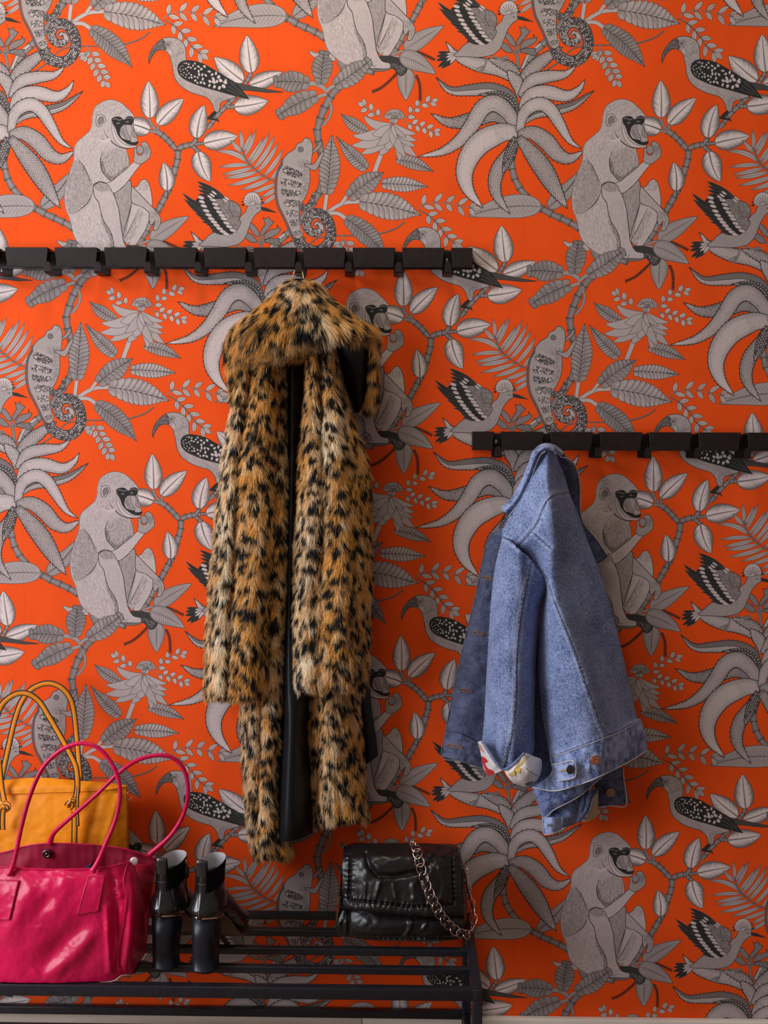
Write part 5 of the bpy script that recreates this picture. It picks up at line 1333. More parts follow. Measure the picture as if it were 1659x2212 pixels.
wb_o, wb_g = sheet('waistband', JN([[(78, 2212, 2.6), (190, 2232, 5.4), (330, 2296, 5), (480, 2330, 4.4)], [(64, 2310, 2.8), (185, 2340, 5.8), (330, 2390, 5.4), (480, 2430, 4.6)], [(52, 2400, 2.6), (180, 2432, 5.4), (330, 2475, 5), (470, 2520, 4.4)]]), DEN_DK, jk, 24, 40, disp=lambda x, y: .18 * vnoise(x, y, 8, 14), thick=.25, wear=lambda x, y: .12 + .16 * vnoise(x, y, 8, 17))
for X, Y, s in ((395, 1066, 0.0), (328, 1476, .1), (230, 1905, .1)):
    P = JP([(X - 40, Y - 8), (X - 10, Y - 12 + 20 * s), (X + 40, Y + 8), (X + 38, Y + 16), (X - 10, Y + 12), (X - 40, Y + 4)])
    c = cat(np.array(P), 6)
    ring = np.array([W3(x, y, depth_at(pl_g, x, y) + .15) for x, y in c]); tube('buttonhole', ring, .0011, THREAD_BR, jk, 6, closed=True)
P = JP([(92, 2312), (130, 2306), (195, 2325), (197, 2336), (130, 2330), (95, 2325)]); c = cat(np.array(P), 6)
tube('buttonhole', np.array([W3(x, y, depth_at(wb_g, x, y) + .15) for x, y in c]), .0012, THREAD_BR, jk, 6, closed=True)
bk_o, bk_g = sheet('back_panel', JN([[(800, 115, 9.5), (825, 108, 10), (845, 105, 10.3), (870, 112, 10), (900, 150, 9)], [(690, 290, 8.5), (770, 300, 10.5), (835, 300, 12), (900, 290, 9.6), (965, 300, 6.5)], [(615, 450, 7.5), (730, 450, 10), (850, 450, 12.5), (930, 440, 9), (1003, 430, 5.5)], [(545, 620, 6.5), (700, 640, 10), (870, 620, 13), (970, 620, 8.6), (1075, 610, 4.5)], [(502, 765, 6), (680, 780, 9.6), (880, 800, 13), (1000, 780, 8.6), (1135, 780, 4)], [(640, 930, 5.5), (780, 960, 9), (872, 950, 13), (1040, 950, 8.4), (1205, 960, 4)], [(815, 1105, 5.5), (845, 1110, 10), (895, 1120, 13.2), (1080, 1120, 8.2), (1255, 1110, 3.8)], [(785, 1350, 5), (850, 1350, 11), (955, 1350, 14.2), (1140, 1350, 8.5), (1325, 1340, 3.5)], [(770, 1660, 5), (880, 1660, 12), (1060, 1660, 15.2), (1230, 1660, 9), (1405, 1655, 3.5)], [(772, 1820, 5), (900, 1820, 12.5), (1120, 1820, 15.6), (1300, 1820, 9), (1440, 1820, 3.5)], [(800, 2100, 5), (940, 2100, 13), (1175, 2100, 15.6), (1370, 2100, 9.4), (1505, 2090, 3.2)], [(855, 2402, 6), (960, 2372, 13), (1200, 2282, 15.6), (1400, 2202, 9.6), (1531, 2116, 3.2)]]), DEN, jk, 240, 110, disp=wrinkle, thick=.18, wear=seam_wear)
def band_disp(x, y): return .22 * vnoise(x, y * .35, 6, 31) + .1 * vnoise(x, y, 18, 32)
wb2, wb2_g = sheet('waistband', JN([[(855, 2402, 6.4), (960, 2372, 13.4), (1200, 2282, 16), (1400, 2202, 10), (1533, 2112, 3.5)], [(862, 2530, 6.8), (960, 2505, 13.8), (1210, 2420, 16.4), (1425, 2322, 10.3), (1572, 2235, 3.6)], [(725, 2628, 6.0), (890, 2655, 12.4), (1200, 2560, 16), (1430, 2445, 10), (1586, 2352, 3.4)]]), DEN, jk, 44, 130, disp=band_disp, thick=.3, wear=lambda x, y: .05 + .16 * vnoise(x, y * .5, 6, 33) + .05 * vnoise(x, y, 20, 34))
sl_o, sl_g = sheet('sleeve', JN([[(500, 768, 6), (560, 788, 9), (615, 836, 10.6), (660, 880, 10.4), (700, 905, 8)], [(452, 960, 5.5), (530, 960, 10), (615, 950, 11.6), (690, 945, 10), (745, 960, 7)], [(430, 1100, 5.3), (520, 1100, 10.4), (640, 1100, 12), (750, 1080, 10), (838, 1092, 6.6)], [(412, 1300, 5), (500, 1300, 10.6), (620, 1300, 12.3), (720, 1300, 10), (787, 1300, 5.5)], [(390, 1660, 5), (480, 1660, 11), (600, 1660, 12.8), (700, 1660, 10), (753, 1660, 5)], [(366, 2100, 5), (460, 2100, 11), (590, 2100, 13), (690, 2100, 10.6), (743, 2100, 5)], [(350, 2290, 5.2), (445, 2330, 11), (545, 2360, 12.4), (660, 2330, 10.4), (740, 2330, 5.4)], [(352, 2300, 6), (420, 2410, 11), (515, 2496, 12.4), (610, 2440, 11.4), (720, 2395, 7)]]), DEN, jk, 230, 90, disp=lambda x, y: wrinkle(x, y) + .5 * g(x, 1128, 9) * 0 + .35 * vnoise(x * 1.6, y * .25, 24, 41), thick=.18, wear=seam_wear)
col_o, col_g = sheet('collar', JN([[(488, 540, 6), (515, 570, 7.4), (545, 606, 6.5)], [(560, 480, 6.5), (590, 500, 8.4), (612, 522, 7)], [(640, 340, 7.5), (665, 365, 9.4), (692, 392, 8)], [(695, 210, 8.5), (722, 222, 10.8), (748, 236, 9.5)], [(725, 125, 9), (760, 135, 11.8), (788, 150, 10.5)], [(775, 75, 8.5), (800, 98, 12.2), (825, 120, 11)], [(835, 58, 8), (845, 88, 12.2), (852, 114, 11)], [(905, 78, 7.5), (905, 108, 11.2), (897, 132, 10)], [(962, 128, 6), (951, 148, 9.2), (935, 162, 8.5)]]), DEN, jk, 110, 16, disp=lambda x, y: .15 * vnoise(x, y, 7, 51), thick=.3, wear=lambda x, y: .02 + .14 * vnoise(x, y, 6, 52))
# rolled collar rim
def rim(pts, r, mat, name='edge_roll'):
    P = cat(np.array([W3(*q) for q in pts]), 8, closed=False); return tube(name, P, r, mat, jk, 8)
rim(JN([[(548, 606, 7.0), (612, 522, 7.6), (692, 392, 8.6), (748, 236, 10.2), (788, 150, 11.2), (825, 120, 11.8)]])[0], .0009, THREAD)
rim(JN([[(935, 162, 9), (1000, 180, 7.6), (1050, 238, 5.2), (1082, 370, 4.2), (1091, 600, 3.4), (1130, 690, 3.2), (1200, 768, 3.0), (1292, 905, 2.6)]])[0], .0009, THREAD)
rim(JN([[(725, 2628, 6.4), (890, 2656, 12.8), (1050, 2615, 14.6), (1200, 2562, 16.4), (1430, 2447, 10.4), (1586, 2353, 3.8)]])[0], .0013, THREAD, 'hem_edge')
rim(JN([[(855, 2404, 6.9), (960, 2374, 13.8), (1200, 2284, 16.4), (1400, 2204, 10.4), (1533, 2114, 3.9)]])[0], .0008, THREAD, 'waist_seam')
rim(JN([[(505, 690, 3.1), (405, 760, 2.6), (352, 940, 2.3), (300, 1200, 2.3), (200, 1620, 2.3), (130, 1930, 2.3), (78, 2212, 2.3), (52, 2400, 2.4), (180, 2433, 5.4), (330, 2476, 5), (400, 2500, 4.8)]])[0], .0011, DEN_IN)
# stitching rows (pale thread), two per felled seam
for i, s in enumerate(SEAMS[:4]):
    gd = sl_g if i in (1,) else bk_g
    stitch(s, gd, bk_o, THREAD if i != 0 else THREAD, off=1.5); stitch(s, gd, bk_o, THREAD, off=7.0)
stitch(SEAMS[4], sl_g, sl_o, THREAD, off=1.6, r=.0005); stitch(SEAMS[4], sl_g, sl_o, THREAD_BR, off=6.5)
stitch(SEAMS[5], bk_g, bk_o, THREAD, off=1.6, r=.0005); stitch(SEAMS[5], bk_g, bk_o, THREAD_BR, off=-7.0)
# printed lining turned up at the cuff
M_PRINT = tint_mat('printed_cotton', .55)
def in_poly(x, y, P): return inside(np.array(JP(P)), np.stack([x.ravel(), y.ravel()], 1)).reshape(x.shape)
def print_col(x, y):
    c = np.ones(x.shape + (3,)) * np.array([.80, .74, .74])
    def put(m, col): c[m] = col
    put(in_poly(x, y, [(335, 2395), (370, 2405), (400, 2440), (375, 2450), (410, 2490), (440, 2512), (455, 2545), (395, 2545), (372, 2505)]), (.62, .02, .03))
    put(in_poly(x, y, [(372, 2455), (400, 2462), (425, 2500), (395, 2490)]), (.8, .74, .74))
    put(in_poly(x, y, [(315, 2290), (345, 2320), (380, 2380), (330, 2350)]), (.62, .36, .28))
    put(in_poly(x, y, [(590, 2490), (620, 2470), (645, 2490), (635, 2525), (600, 2530)]), (.62, .40, .09))
    put(in_poly(x, y, [(545, 2530), (590, 2500), (610, 2545), (575, 2550)]), (.55, .38, .14))
    for k in range(6): put(in_poly(x, y, [(598 + 9 * k, 2488 - 4 * k), (650 + 10 * k, 2385 + 2 * k), (654 + 10 * k, 2388 + 2 * k), (602 + 9 * k, 2492 - 4 * k)]), (.45, .27, .06))
    put(in_poly(x, y, [(680, 2480), (700, 2505), (768, 2545), (766, 2549), (697, 2509), (676, 2482)]), (.02, .015, .015))
    for q in ([(588, 2490), (592, 2488), (602, 2532), (598, 2534)], [(645, 2490), (649, 2490), (638, 2528), (633, 2526)], [(545, 2530), (549, 2528), (578, 2552), (574, 2553)], [(592, 2500), (596, 2500), (612, 2548), (607, 2548)]): put(in_poly(x, y, q), (.03, .02, .02))
    put(in_poly(x, y, [(660, 2605), (730, 2580), (735, 2605), (690, 2625)]), (.05, .14, .12))
    return c
sheet('cuff_lining', JN([[(317, 2290, 8), (335, 2285, 10), (352, 2284, 11.5)], [(343, 2390, 8.5), (375, 2380, 11.4), (407, 2370, 12.6)], [(362, 2490, 9), (420, 2462, 12.4), (455, 2440, 13)], [(398, 2544, 9.5), (470, 2518, 12.6), (517, 2496, 13)]]), M_PRINT, jk, 60, 44, thick=.2, col=print_col, disp=lambda x, y: .25 * vnoise(x, y, 12, 61))
sheet('cuff_lining', JN([[(515, 2502, 13), (600, 2440, 13.6), (664, 2374, 12.6), (742, 2397, 9)], [(540, 2548, 13.4), (620, 2500, 15.6), (700, 2445, 14.6), (795, 2428, 9)], [(588, 2600, 12.8), (660, 2562, 15.6), (730, 2515, 15), (790, 2515, 9)], [(650, 2620, 11), (690, 2620, 12.8), (722, 2602, 12.6), (765, 2570, 9)]]), M_PRINT, jk, 90, 90, thick=.2, col=print_col, disp=lambda x, y: .3 * vnoise(x, y, 16, 62))
for off, r, mt in ((0, .0026, DEN), (9, .0018, DEN_IN), (16, .0012, THREAD)):
    rim(JN([[(352 - off * .6, 2284 + off * .4, 12), (407 - off * .5, 2372 + off * .6, 13), (455 - off * .3, 2442 + off * .8, 13.6), (516, 2496 + off * .3, 13.8), (600 + off * .3, 2440 + off * .5, 14.2), (664 + off * .2, 2375 + off * .4, 13.2)]])[0], r, mt, 'cuff_edge')
# waist tab with shank button, copper button, hidden second sleeve and lower placket
tb, tb_g = sheet('waist_tab', JN([[(868, 2462, 10), (940, 2450, 14.4), (1020, 2430, 16.6), (1048, 2462, 16.9)], [(878, 2520, 10.4), (950, 2510, 14.8), (1020, 2495, 17), (1050, 2500, 17.1)], [(882, 2586, 10.4), (950, 2576, 14.7), (1030, 2560, 17), (1050, 2530, 17.1)]]), DEN, jk, 30, 40, thick=.25, disp=lambda x, y: .2 * vnoise(x, y * .4, 6, 71), wear=lambda x, y: .14 + .18 * vnoise(x, y, 6, 72))
rim(JN([[(868, 2460, 10.5), (940, 2448, 14.8), (1022, 2429, 17), (1049, 2462, 17.3), (1050, 2530, 17.4), (1030, 2561, 17.2), (950, 2577, 15), (882, 2588, 10.8)]])[0], .0011, THREAD, 'tab_edge')
def button(X, Y, r, mat, dd, parent=jk, squash=1.0):
    x, y = 940 + .28933 * X, 940 + .28933 * Y
    c = W3(x, y, dd)
    V, F = lathe_vf([(r * .3, -.004), (r * .95, -.0005), (r, .0008), (r * .92, .0018), (r * .78, .0013), (r * .72, .0012), (r * .45, .0014), (r * .36, .0022), (r * .28, .0012), (r * .05, .0010)], 28, 'y')
    V[:, 0] *= squash
    o = mesh('button', V + c, F, mat, parent); rel_any(o, parent)
    m = MB()
    for k in range(10):
        a = 2 * math.pi * k / 10; p = c + np.array([math.cos(a) * r * .6 * squash, -.0014, math.sin(a) * r * .6]); vv, ff = box_vf(-.0006, .0006, -.0006, .0006, -.0006, .0006); m.add(np.array(vv) + p, ff)
    q = m.build('raised_marks', mat, o)
    return o
tag(button(1195, 2425, .0098, COPPER, depth_at(wb2_g, 940 + .28933 * 1195, 940 + .28933 * 2425) + .55), 'copper button')
tag(button(1008, 2496, .0095, PEWTER, 17.5, squash=.8), 'dark pewter button')
tube('buttonhole', np.array([W3(940 + .28933 * x, 940 + .28933 * y, d) for x, y, d in ((940, 2508, 14.6), (962, 2503, 15.4), (990, 2497, 16.6))]), .0016, plain('ochre_thread', (.55, .28, .06), .8), jk, 6)
e1, e1g = sheet('folded_sleeve', JN([[(722, 2626, 6.5), (850, 2655, 9.5), (1050, 2602, 11), (1242, 2518, 8.5)], [(760, 2740, 7.5), (860, 2750, 10), (1060, 2680, 10.5), (1247, 2560, 8)], [(800, 2864, 7), (900, 2790, 9.4), (1080, 2692, 9.8), (1252, 2546, 7.5)]]), DEN, jk, 60, 60, thick=.2, disp=lambda x, y: .15 * vnoise(x, y, 14, 81), wear=lambda x, y: -.06 + .12 * vnoise(x, y, 10, 82))
rim(JN([[(800, 2865, 7.4), (850, 2830, 8.6), (900, 2791, 9.8), (1080, 2693, 10.2), (1252, 2546, 7.9)]])[0], .0009, THREAD, 'hem_edge')
sheet('folded_sleeve', JN([[(806, 2800, 5.0), (960, 2690, 7.4), (1100, 2640, 7)], [(808, 2880, 5.0), (985, 2820, 8.2), (1090, 2790, 6)], [(830, 2955, 4.5), (985, 2925, 6.4), (1090, 2880, 5)]]), DEN, jk, 50, 40, thick=.2, disp=lambda x, y: .35 * vnoise(x, y, 16, 83), wear=lambda x, y: -.02 + .1 * vnoise(x, y, 10, 84))
ct, ctg = sheet('cuff_tab', JN([[(803, 2862, 8), (870, 2852, 9.6), (946, 2848, 8.5)], [(806, 2920, 8), (870, 2925, 9.8), (947, 2900, 8.5)], [(814, 2978, 8), (880, 2970, 9.2), (943, 2942, 8)]]), DEN, jk, 40, 40, thick=.25, disp=lambda x, y: .15 * vnoise(x, y, 8, 85), wear=lambda x, y: .16 + .1 * vnoise(x, y, 8, 86))
tag(button(846, 2913, .0035, STEEL, 10.2), 'small silver button')
rim(JN([[(803, 2864, 8.3), (808, 2920, 8.3), (814, 2979, 8.3), (880, 2972, 9.4), (943, 2944, 8.3), (946, 2850, 8.8)]])[0], .0009, THREAD, 'tab_edge')
lpk, lpg = sheet('buttoned_placket', JN([[(1150, 2560, 4), (1280, 2500, 5), (1405, 2482, 3.6)], [(1185, 2590, 4), (1290, 2570, 5.2), (1408, 2560, 3.6)], [(1200, 2680, 4), (1300, 2670, 5.4), (1415, 2660, 3.6)], [(1212, 2776, 4), (1310, 2765, 5), (1426, 2762, 3.4)]]), DEN_DK, jk, 50, 50, thick=.25, disp=lambda x, y: .2 * vnoise(x, y, 9, 87) - .3 * np.exp(-((y - (940 + .28933 * 2574) - (x - 1310) * -.08) / 1.6) ** 2), wear=lambda x, y: .1 + .16 * vnoise(x, y, 8, 88))
tag(button(1310, 2668, .0092, BRASS_OLD, 6.0), 'old brass button')
rim(JN([[(1405, 2482, 3.9), (1408, 2560, 3.9), (1426, 2762, 3.7), (1310, 2766, 5.3), (1214, 2777, 4.3)]])[0], .0012, THREAD, 'hem_edge')
BEIGE = plain('beige_cotton', (.50, .36, .24), .85, 0, .15, 40)
sheet('pocket_bag', JN([[(1085, 2650, 6), (1150, 2630, 9), (1216, 2645, 7.4)], [(1090, 2770, 6), (1150, 2780, 9.6), (1216, 2765, 7)], [(1095, 2885, 6), (1140, 2884, 8.4), (1204, 2852, 6.8)]]), BEIGE, jk, 40, 30, thick=.15, disp=lambda x, y: .3 * vnoise(x, y, 9, 91))
rim(JN([[(1200, 2650, 9), (1165, 2672, 10.5), (1150, 2720, 11), (1125, 2800, 10.6), (1066, 2882, 9)]])[0], .0042, DEN_DK, 'pocket_fold')
rim(JN([[(1205, 2668, 9.6), (1185, 2690, 10.6), (1172, 2740, 11), (1140, 2820, 10.4), (1070, 2886, 9)]])[0], .0026, DEN_IN, 'pocket_fold')
sheet('pocket_fold', JN([[(1078, 2650, 8), (1110, 2640, 9.4), (1150, 2636, 9)], [(1070, 2770, 8), (1100, 2765, 9.6), (1140, 2740, 9.6)], [(1062, 2884, 7.5), (1075, 2870, 8.6), (1100, 2840, 9)]]), DEN_DK, jk, 40, 20, thick=.15, disp=lambda x, y: .2 * vnoise(x * 2, y * .5, 9, 92))
MIN_Z = ZB + .0008
# ---------------------------------------------------------------- crimson handbag (front left of the bench)
L_RED = leather('crimson_leather', (.66, .005, .080), .30, 520, .35, 13, .5, .22, .32, .12)
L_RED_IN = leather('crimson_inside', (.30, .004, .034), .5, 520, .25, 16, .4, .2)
T_RED = plain('red_thread', (.42, .05, .06), .8); T_RAW = plain('raw_leather_edge', (.62, .36, .26), .8)
rb = empty('crimson_handbag', tuple(W3(120, 2135, 27) * np.array([1, 1, 0]) + np.array([0, 0, ZB]))); tag(rb, 'open crimson leather handbag with two rolled handles at the front of the bench', 'handbag')
def PN(net): return [[(.25317 * x, 1790 + .25317 * y, d) for x, y, d in row] for row in net]
def PP(poly): return [(.25317 * x, 1790 + .25317 * y) for x, y in poly]
def ridge(x, y, poly, h, w, taper=True):
    P = np.array(PP(poly)); d, s, al = seg_dist(x, y, [tuple(p) for p in P]); L = np.linalg.norm(np.diff(P, axis=0), axis=1).sum()
    e = np.sin(np.clip(al / L, 0, 1) * math.pi) ** .5 if taper else 1
    return h * np.exp(-(d / w) ** 2) * e
def red_disp(x, y):
    D = .25 * vnoise(x, y, 46, 101) + .10 * vnoise(x + y * .4, y * .6, 17, 102) + .03 * vnoise(x, y, 7, 103)
    D += ridge(x, y, [(830, 800), (720, 960), (610, 1100), (480, 1200), (380, 1300)], .62, 16) - ridge(x, y, [(830, 800), (560, 950), (380, 1120), (300, 1200)], .75, 22) - ridge(x, y, [(860, 1000), (720, 1150), (620, 1250)], .3, 16)
    D += ridge(x, y, [(300, 480), (200, 620), (120, 800), (20, 1000)], .7, 20) - ridge(x, y, [(430, 560), (340, 720), (330, 840)], .45, 16) + ridge(x, y, [(560, 400), (520, 600), (440, 760)], .4, 18)
    D += ridge(x, y, [(910, 640), (925, 850), (930, 1050), (940, 1240)], .8, 8) - ridge(x, y, [(980, 560), (985, 760), (970, 1000)], .8, 9) + ridge(x, y, [(1010, 440), (1000, 520), (1040, 600)], .5, 8)
    D -= ridge(x, y, [(940, 330), (960, 480), (1000, 580)], .7, 9)
    return D
fp, fpg = sheet('front_panel', PN([[(-500, 325, 28.5), (0, 325, 30.2), (300, 345, 30.3), (600, 347, 30.3), (850, 336, 29.8), (1000, 308, 29.3), (1092, 284, 28.2)], [(-500, 480, 30), (0, 480, 31.6), (300, 480, 32), (600, 480, 31.8), (850, 470, 31.2), (985, 460, 30), (1055, 440, 29.4)], [(-500, 700, 31), (0, 700, 32.6), (300, 700, 33), (600, 700, 32.6), (850, 700, 32.2), (980, 690, 31.2), (1076, 630, 30.4)], [(-500, 950, 31.6), (0, 950, 33), (300, 950, 33.4), (600, 950, 33.2), (830, 950, 32.9), (950, 950, 31.8), (1020, 980, 31)], [(-500, 1200, 32), (0, 1200, 33.2), (300, 1200, 33.2), (600, 1200, 32.8), (830, 1200, 32.6), (950, 1200, 32.2), (1004, 1180, 31.6)], [(-500, 1362, 32), (0, 1356, 32.8), (300, 1346, 32.8), (600, 1332, 32.6), (800, 1316, 32.2), (960, 1300, 31.8), (1040, 1252, 31.2)]]), L_RED, rb, 110, 150, disp=red_disp, thick=.22)
def side_disp(x, y): return .12 * vnoise(x, y, 18, 105) + ridge(x, y, [(1120, 470), (1140, 700), (1110, 1000), (1060, 1190)], .6, 14) - ridge(x, y, [(1190, 560), (1190, 900), (1150, 1180)], .5, 12)
sheet('side_gusset', PN([[(1092, 284, 28.2), (1130, 295, 26.6), (1168, 400, 24)], [(1055, 440, 29.4), (1140, 460, 28), (1195, 510, 23)], [(1076, 630, 30.4), (1150, 650, 29), (1226, 700, 22)], [(1020, 980, 31), (1130, 1000, 30), (1242, 1000, 21)], [(1004, 1180, 31.6), (1110, 1200, 30.4), (1242, 1180, 21)], [(1040, 1252, 31.2), (1130, 1248, 29.5), (1222, 1232, 22)]]), L_RED, rb, 80, 40, disp=side_disp, thick=.2)
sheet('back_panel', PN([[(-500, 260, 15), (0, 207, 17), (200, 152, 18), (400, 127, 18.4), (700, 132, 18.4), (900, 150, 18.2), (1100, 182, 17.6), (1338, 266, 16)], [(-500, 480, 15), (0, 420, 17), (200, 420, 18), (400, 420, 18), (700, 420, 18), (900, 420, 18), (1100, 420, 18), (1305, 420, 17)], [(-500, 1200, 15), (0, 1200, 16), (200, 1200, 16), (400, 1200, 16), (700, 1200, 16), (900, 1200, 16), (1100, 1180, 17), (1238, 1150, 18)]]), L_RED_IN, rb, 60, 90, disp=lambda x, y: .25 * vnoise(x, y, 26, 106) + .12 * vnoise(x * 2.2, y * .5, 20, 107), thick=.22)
sheet('side_fold', PN([[(1338, 266, 16.4), (1270, 300, 19), (1150, 300, 21.5)], [(1325, 340, 17), (1250, 400, 20), (1172, 400, 23.6)], [(1290, 560, 17.5), (1250, 560, 19.5), (1200, 560, 22.4)], [(1245, 720, 18), (1238, 720, 19), (1226, 720, 21.4)]]), L_RED, rb, 50, 30, disp=lambda x, y: .3 * vnoise(x, y, 16, 108), thick=.2)
xa, xb = float(W3(-100, 2100, 25)[0]), float(W3(262, 2100, 25)[0])
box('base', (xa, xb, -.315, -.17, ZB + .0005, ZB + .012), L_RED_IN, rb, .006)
def red_tube(name, pts, r, mat, fr_=None):
    P = cat(np.array([W3(*q) for q in pts]), 10, closed=False); return tube(name, P, r, mat, rb, 12)
def HN(pts): return [(.2592 * x, 1460 + .2592 * y, d) for x, y, d in pts]
def handle(pts, name='handle'):
    P = cat(np.array([W3(*q) for q in HN(pts)]), 10, closed=False); n = len(P)
    r = .0041 * (1 + .55 * np.exp(-np.linspace(0, n / 6, n)) + .55 * np.exp(-np.linspace(n / 6, 0, n))) * (1 + .03 * np.sin(np.arange(n) * 1.7))
    return tube(name, P, r, L_RED, rb, 14)
handle([(70, 1660, 31.4), (98, 1600, 31.2), (128, 1500, 31), (180, 1250, 30.4), (250, 1000, 29.8), (350, 775, 29.4), (480, 640, 29), (600, 577, 28.8), (700, 562, 28.8), (820, 602, 28.8), (920, 712, 29), (983, 850, 29.4), (1000, 1000, 29.8), (962, 1200, 30.2), (880, 1400, 30.6), (820, 1540, 30.8), (770, 1630, 31.2)])
handle([(415, 1395, 18.6), (450, 1310, 19.2), (560, 1205, 20), (800, 992, 21), (1000, 800, 20.6), (1150, 702, 19.6), (1300, 662, 18.6), (1430, 680, 17.8), (1530, 775, 17.2), (1568, 950, 16.8), (1530, 1150, 16.6), (1420, 1330, 16.6), (1240, 1495, 16.8)])
def patch4(P4, name):
    (a, b, c, d) = P4
    lift = lambda q: (q[0], q[1], (depth_at(fpg, .25317 * q[0], 1790 + .25317 * q[1])) + .30)
    mid = lambda p, q, t: (p[0] + (q[0] - p[0]) * t, p[1] + (q[1] - p[1]) * t)
    net = [[lift(mid(mid(a, d, v), mid(b, c, v), u)) for u in np.linspace(0, 1, 7)] for v in np.linspace(0, 1, 7)]
    o, gd = sheet(name, PN(net), L_RED, rb, 26, 26, thick=.25, disp=lambda x, y: .05 * vnoise(x, y, 9, 109))
    m = MB(); inn = lambda p, k=.06: (p[0] + (np.mean([q[0] for q in P4]) - p[0]) * k * 1.4, p[1] + (np.mean([q[1] for q in P4]) - p[1]) * k)
    ring = [inn(q) for q in (a, b, c, d, a)]
    for p, q in zip(ring[:-1], ring[1:]):
        L = math.hypot(q[0] - p[0], q[1] - p[1]); k = int(L / 13)
        for i in range(k):
            pts = [mid(p, q, (i + f) / k) for f in (.1, .4, .7)]
            w = np.array([W3(.25317 * s[0], 1790 + .25317 * s[1], depth_at(gd, .25317 * s[0], 1790 + .25317 * s[1]) + .07) for s in pts]); m.add(*tube_vf(w, .0004, 5))
    m.build('stitching', T_RED, o)
patch4([(748, 408), (896, 400), (838, 708), (652, 740)], 'handle_patch'); patch4([(-120, 430), (166, 440), (82, 782), (-190, 786)], 'handle_patch')
P = cat(np.array([W3(*q) for q in PN([[(-500, 1364, 32.3), (0, 1358, 33.1), (300, 1348, 33.1), (600, 1334, 32.9), (800, 1318, 32.5), (960, 1302, 32.1), (1040, 1254, 31.5), (1130, 1250, 29.8), (1222, 1234, 22.2)]])[0]]), 8, closed=False); tube('raw_edge', P, .0010, T_RAW, rb, 6)
P = cat(np.array([W3(*q) for q in PN([[(1092, 284, 28.4), (1055, 440, 29.6), (1078, 630, 30.7), (1022, 980, 31.3), (1005, 1180, 31.9), (1040, 1252, 31.4)]])[0]]), 8, closed=False); tube('side_seam', P, .0011, L_RED, rb, 6)
P = cat(np.array([W3(*q) for q in PN([[(-500, 324, 28.7), (0, 324, 30.4), (300, 344, 30.5), (600, 346, 30.5), (850, 335, 30), (1000, 307, 29.5), (1092, 283, 28.4)]])[0]]), 8, closed=False); tube('top_binding', P, .0013, L_RED, rb, 8)
P = cat(np.array([W3(*q) for q in PN([[(-500, 259, 15.2), (0, 206, 17.2), (200, 151, 18.2), (400, 126, 18.6), (700, 131, 18.6), (900, 149, 18.4), (1100, 181, 17.8), (1338, 265, 16.2)]])[0]]), 8, closed=False); tube('top_binding', P, .0013, L_RED, rb, 8)
def disc(name, px, py, d, prof, mat, parent, tilt=0.0):
    V, F = lathe_vf(prof, 28, 'y'); o = mesh(name, V + W3(px, py, d), F, mat, parent); return rel_any(o, parent)
tag(disc('magnetic_snap', .25317 * 400, 1790 + .25317 * 216, 19.0, [(.0088, -.002), (.0090, .001), (.0082, .0022), (.0050, .0026), (.0046, .0018), (.0026, .0018), (.0022, .0034), (.0006, .0036)], PEWTER, rb), 'dark metal snap')
tag(disc('magnetic_snap', .25317 * 1143, 1790 + .25317 * 278, 24.6, [(.0076, -.003), (.0078, .001), (.0066, .0020), (.0010, .0022)], plain('bright_snap', (.9, .9, .92), .25, .6), rb), 'bright silver snap')
nv, nvg = sheet('navy_purse', PN([[(720, 330, 23), (770, 300, 23.5), (790, 275, 23), (800, 330, 22)], [(715, 420, 23), (770, 420, 23.5), (790, 420, 23), (815, 420, 22)]]), leather('navy_leather', (.012, .02, .085), .4, 500, .3), None, 12, 16, thick=.8)
tag(nv, 'corner of a navy leather purse inside the crimson handbag', 'purse')
# ---------------------------------------------------------------- mustard handbag behind it
L_MUS = leather('mustard_leather', (.86, .27, .004), .5, 620, .28, 15, .42, .14, .25)
L_EDGE = plain('dark_strap_edge', (.025, .018, .015), .6)
mb = empty('mustard_handbag', tuple(W3(100, 2010, 9) * np.array([1, 1, 0]) + np.array([0, 0, ZB]))); tag(mb, 'mustard yellow leather handbag leaning on the wall behind the crimson handbag', 'handbag')
mus_d = lambda x, y: .14 * vnoise(x, y, 24, 111) + .05 * vnoise(x, y, 9, 112) + (.35 * np.exp(-((x - 245 + .3 * (y - 1760)) / 9) ** 2) - .3 * np.exp(-((x - 205 + .25 * (y - 1760)) / 8) ** 2)) * (y > 1715)
sheet('front_panel', HN2 := [[(.2592 * x, 1460 + .2592 * y, d) for x, y, d in r] for r in [[(-320, 1000, 10), (30, 985, 11), (300, 974, 11.6), (640, 962, 11.6), (900, 944, 11.2), (1056, 918, 9.8)], [(-320, 1300, 12), (30, 1290, 13), (300, 1290, 13.4), (640, 1290, 13.4), (900, 1290, 12.6), (1056, 1280, 10.6)], [(-320, 1700, 13), (30, 1700, 13.8), (300, 1700, 14.2), (640, 1700, 14), (900, 1700, 13), (1054, 1700, 11)], [(-320, 2170, 13), (30, 2170, 13.6), (300, 2170, 13.8), (640, 2170, 13.6), (900, 2165, 12.6), (1045, 2160, 10.8)]]], L_MUS, mb, 90, 110, disp=mus_d, thick=.25)
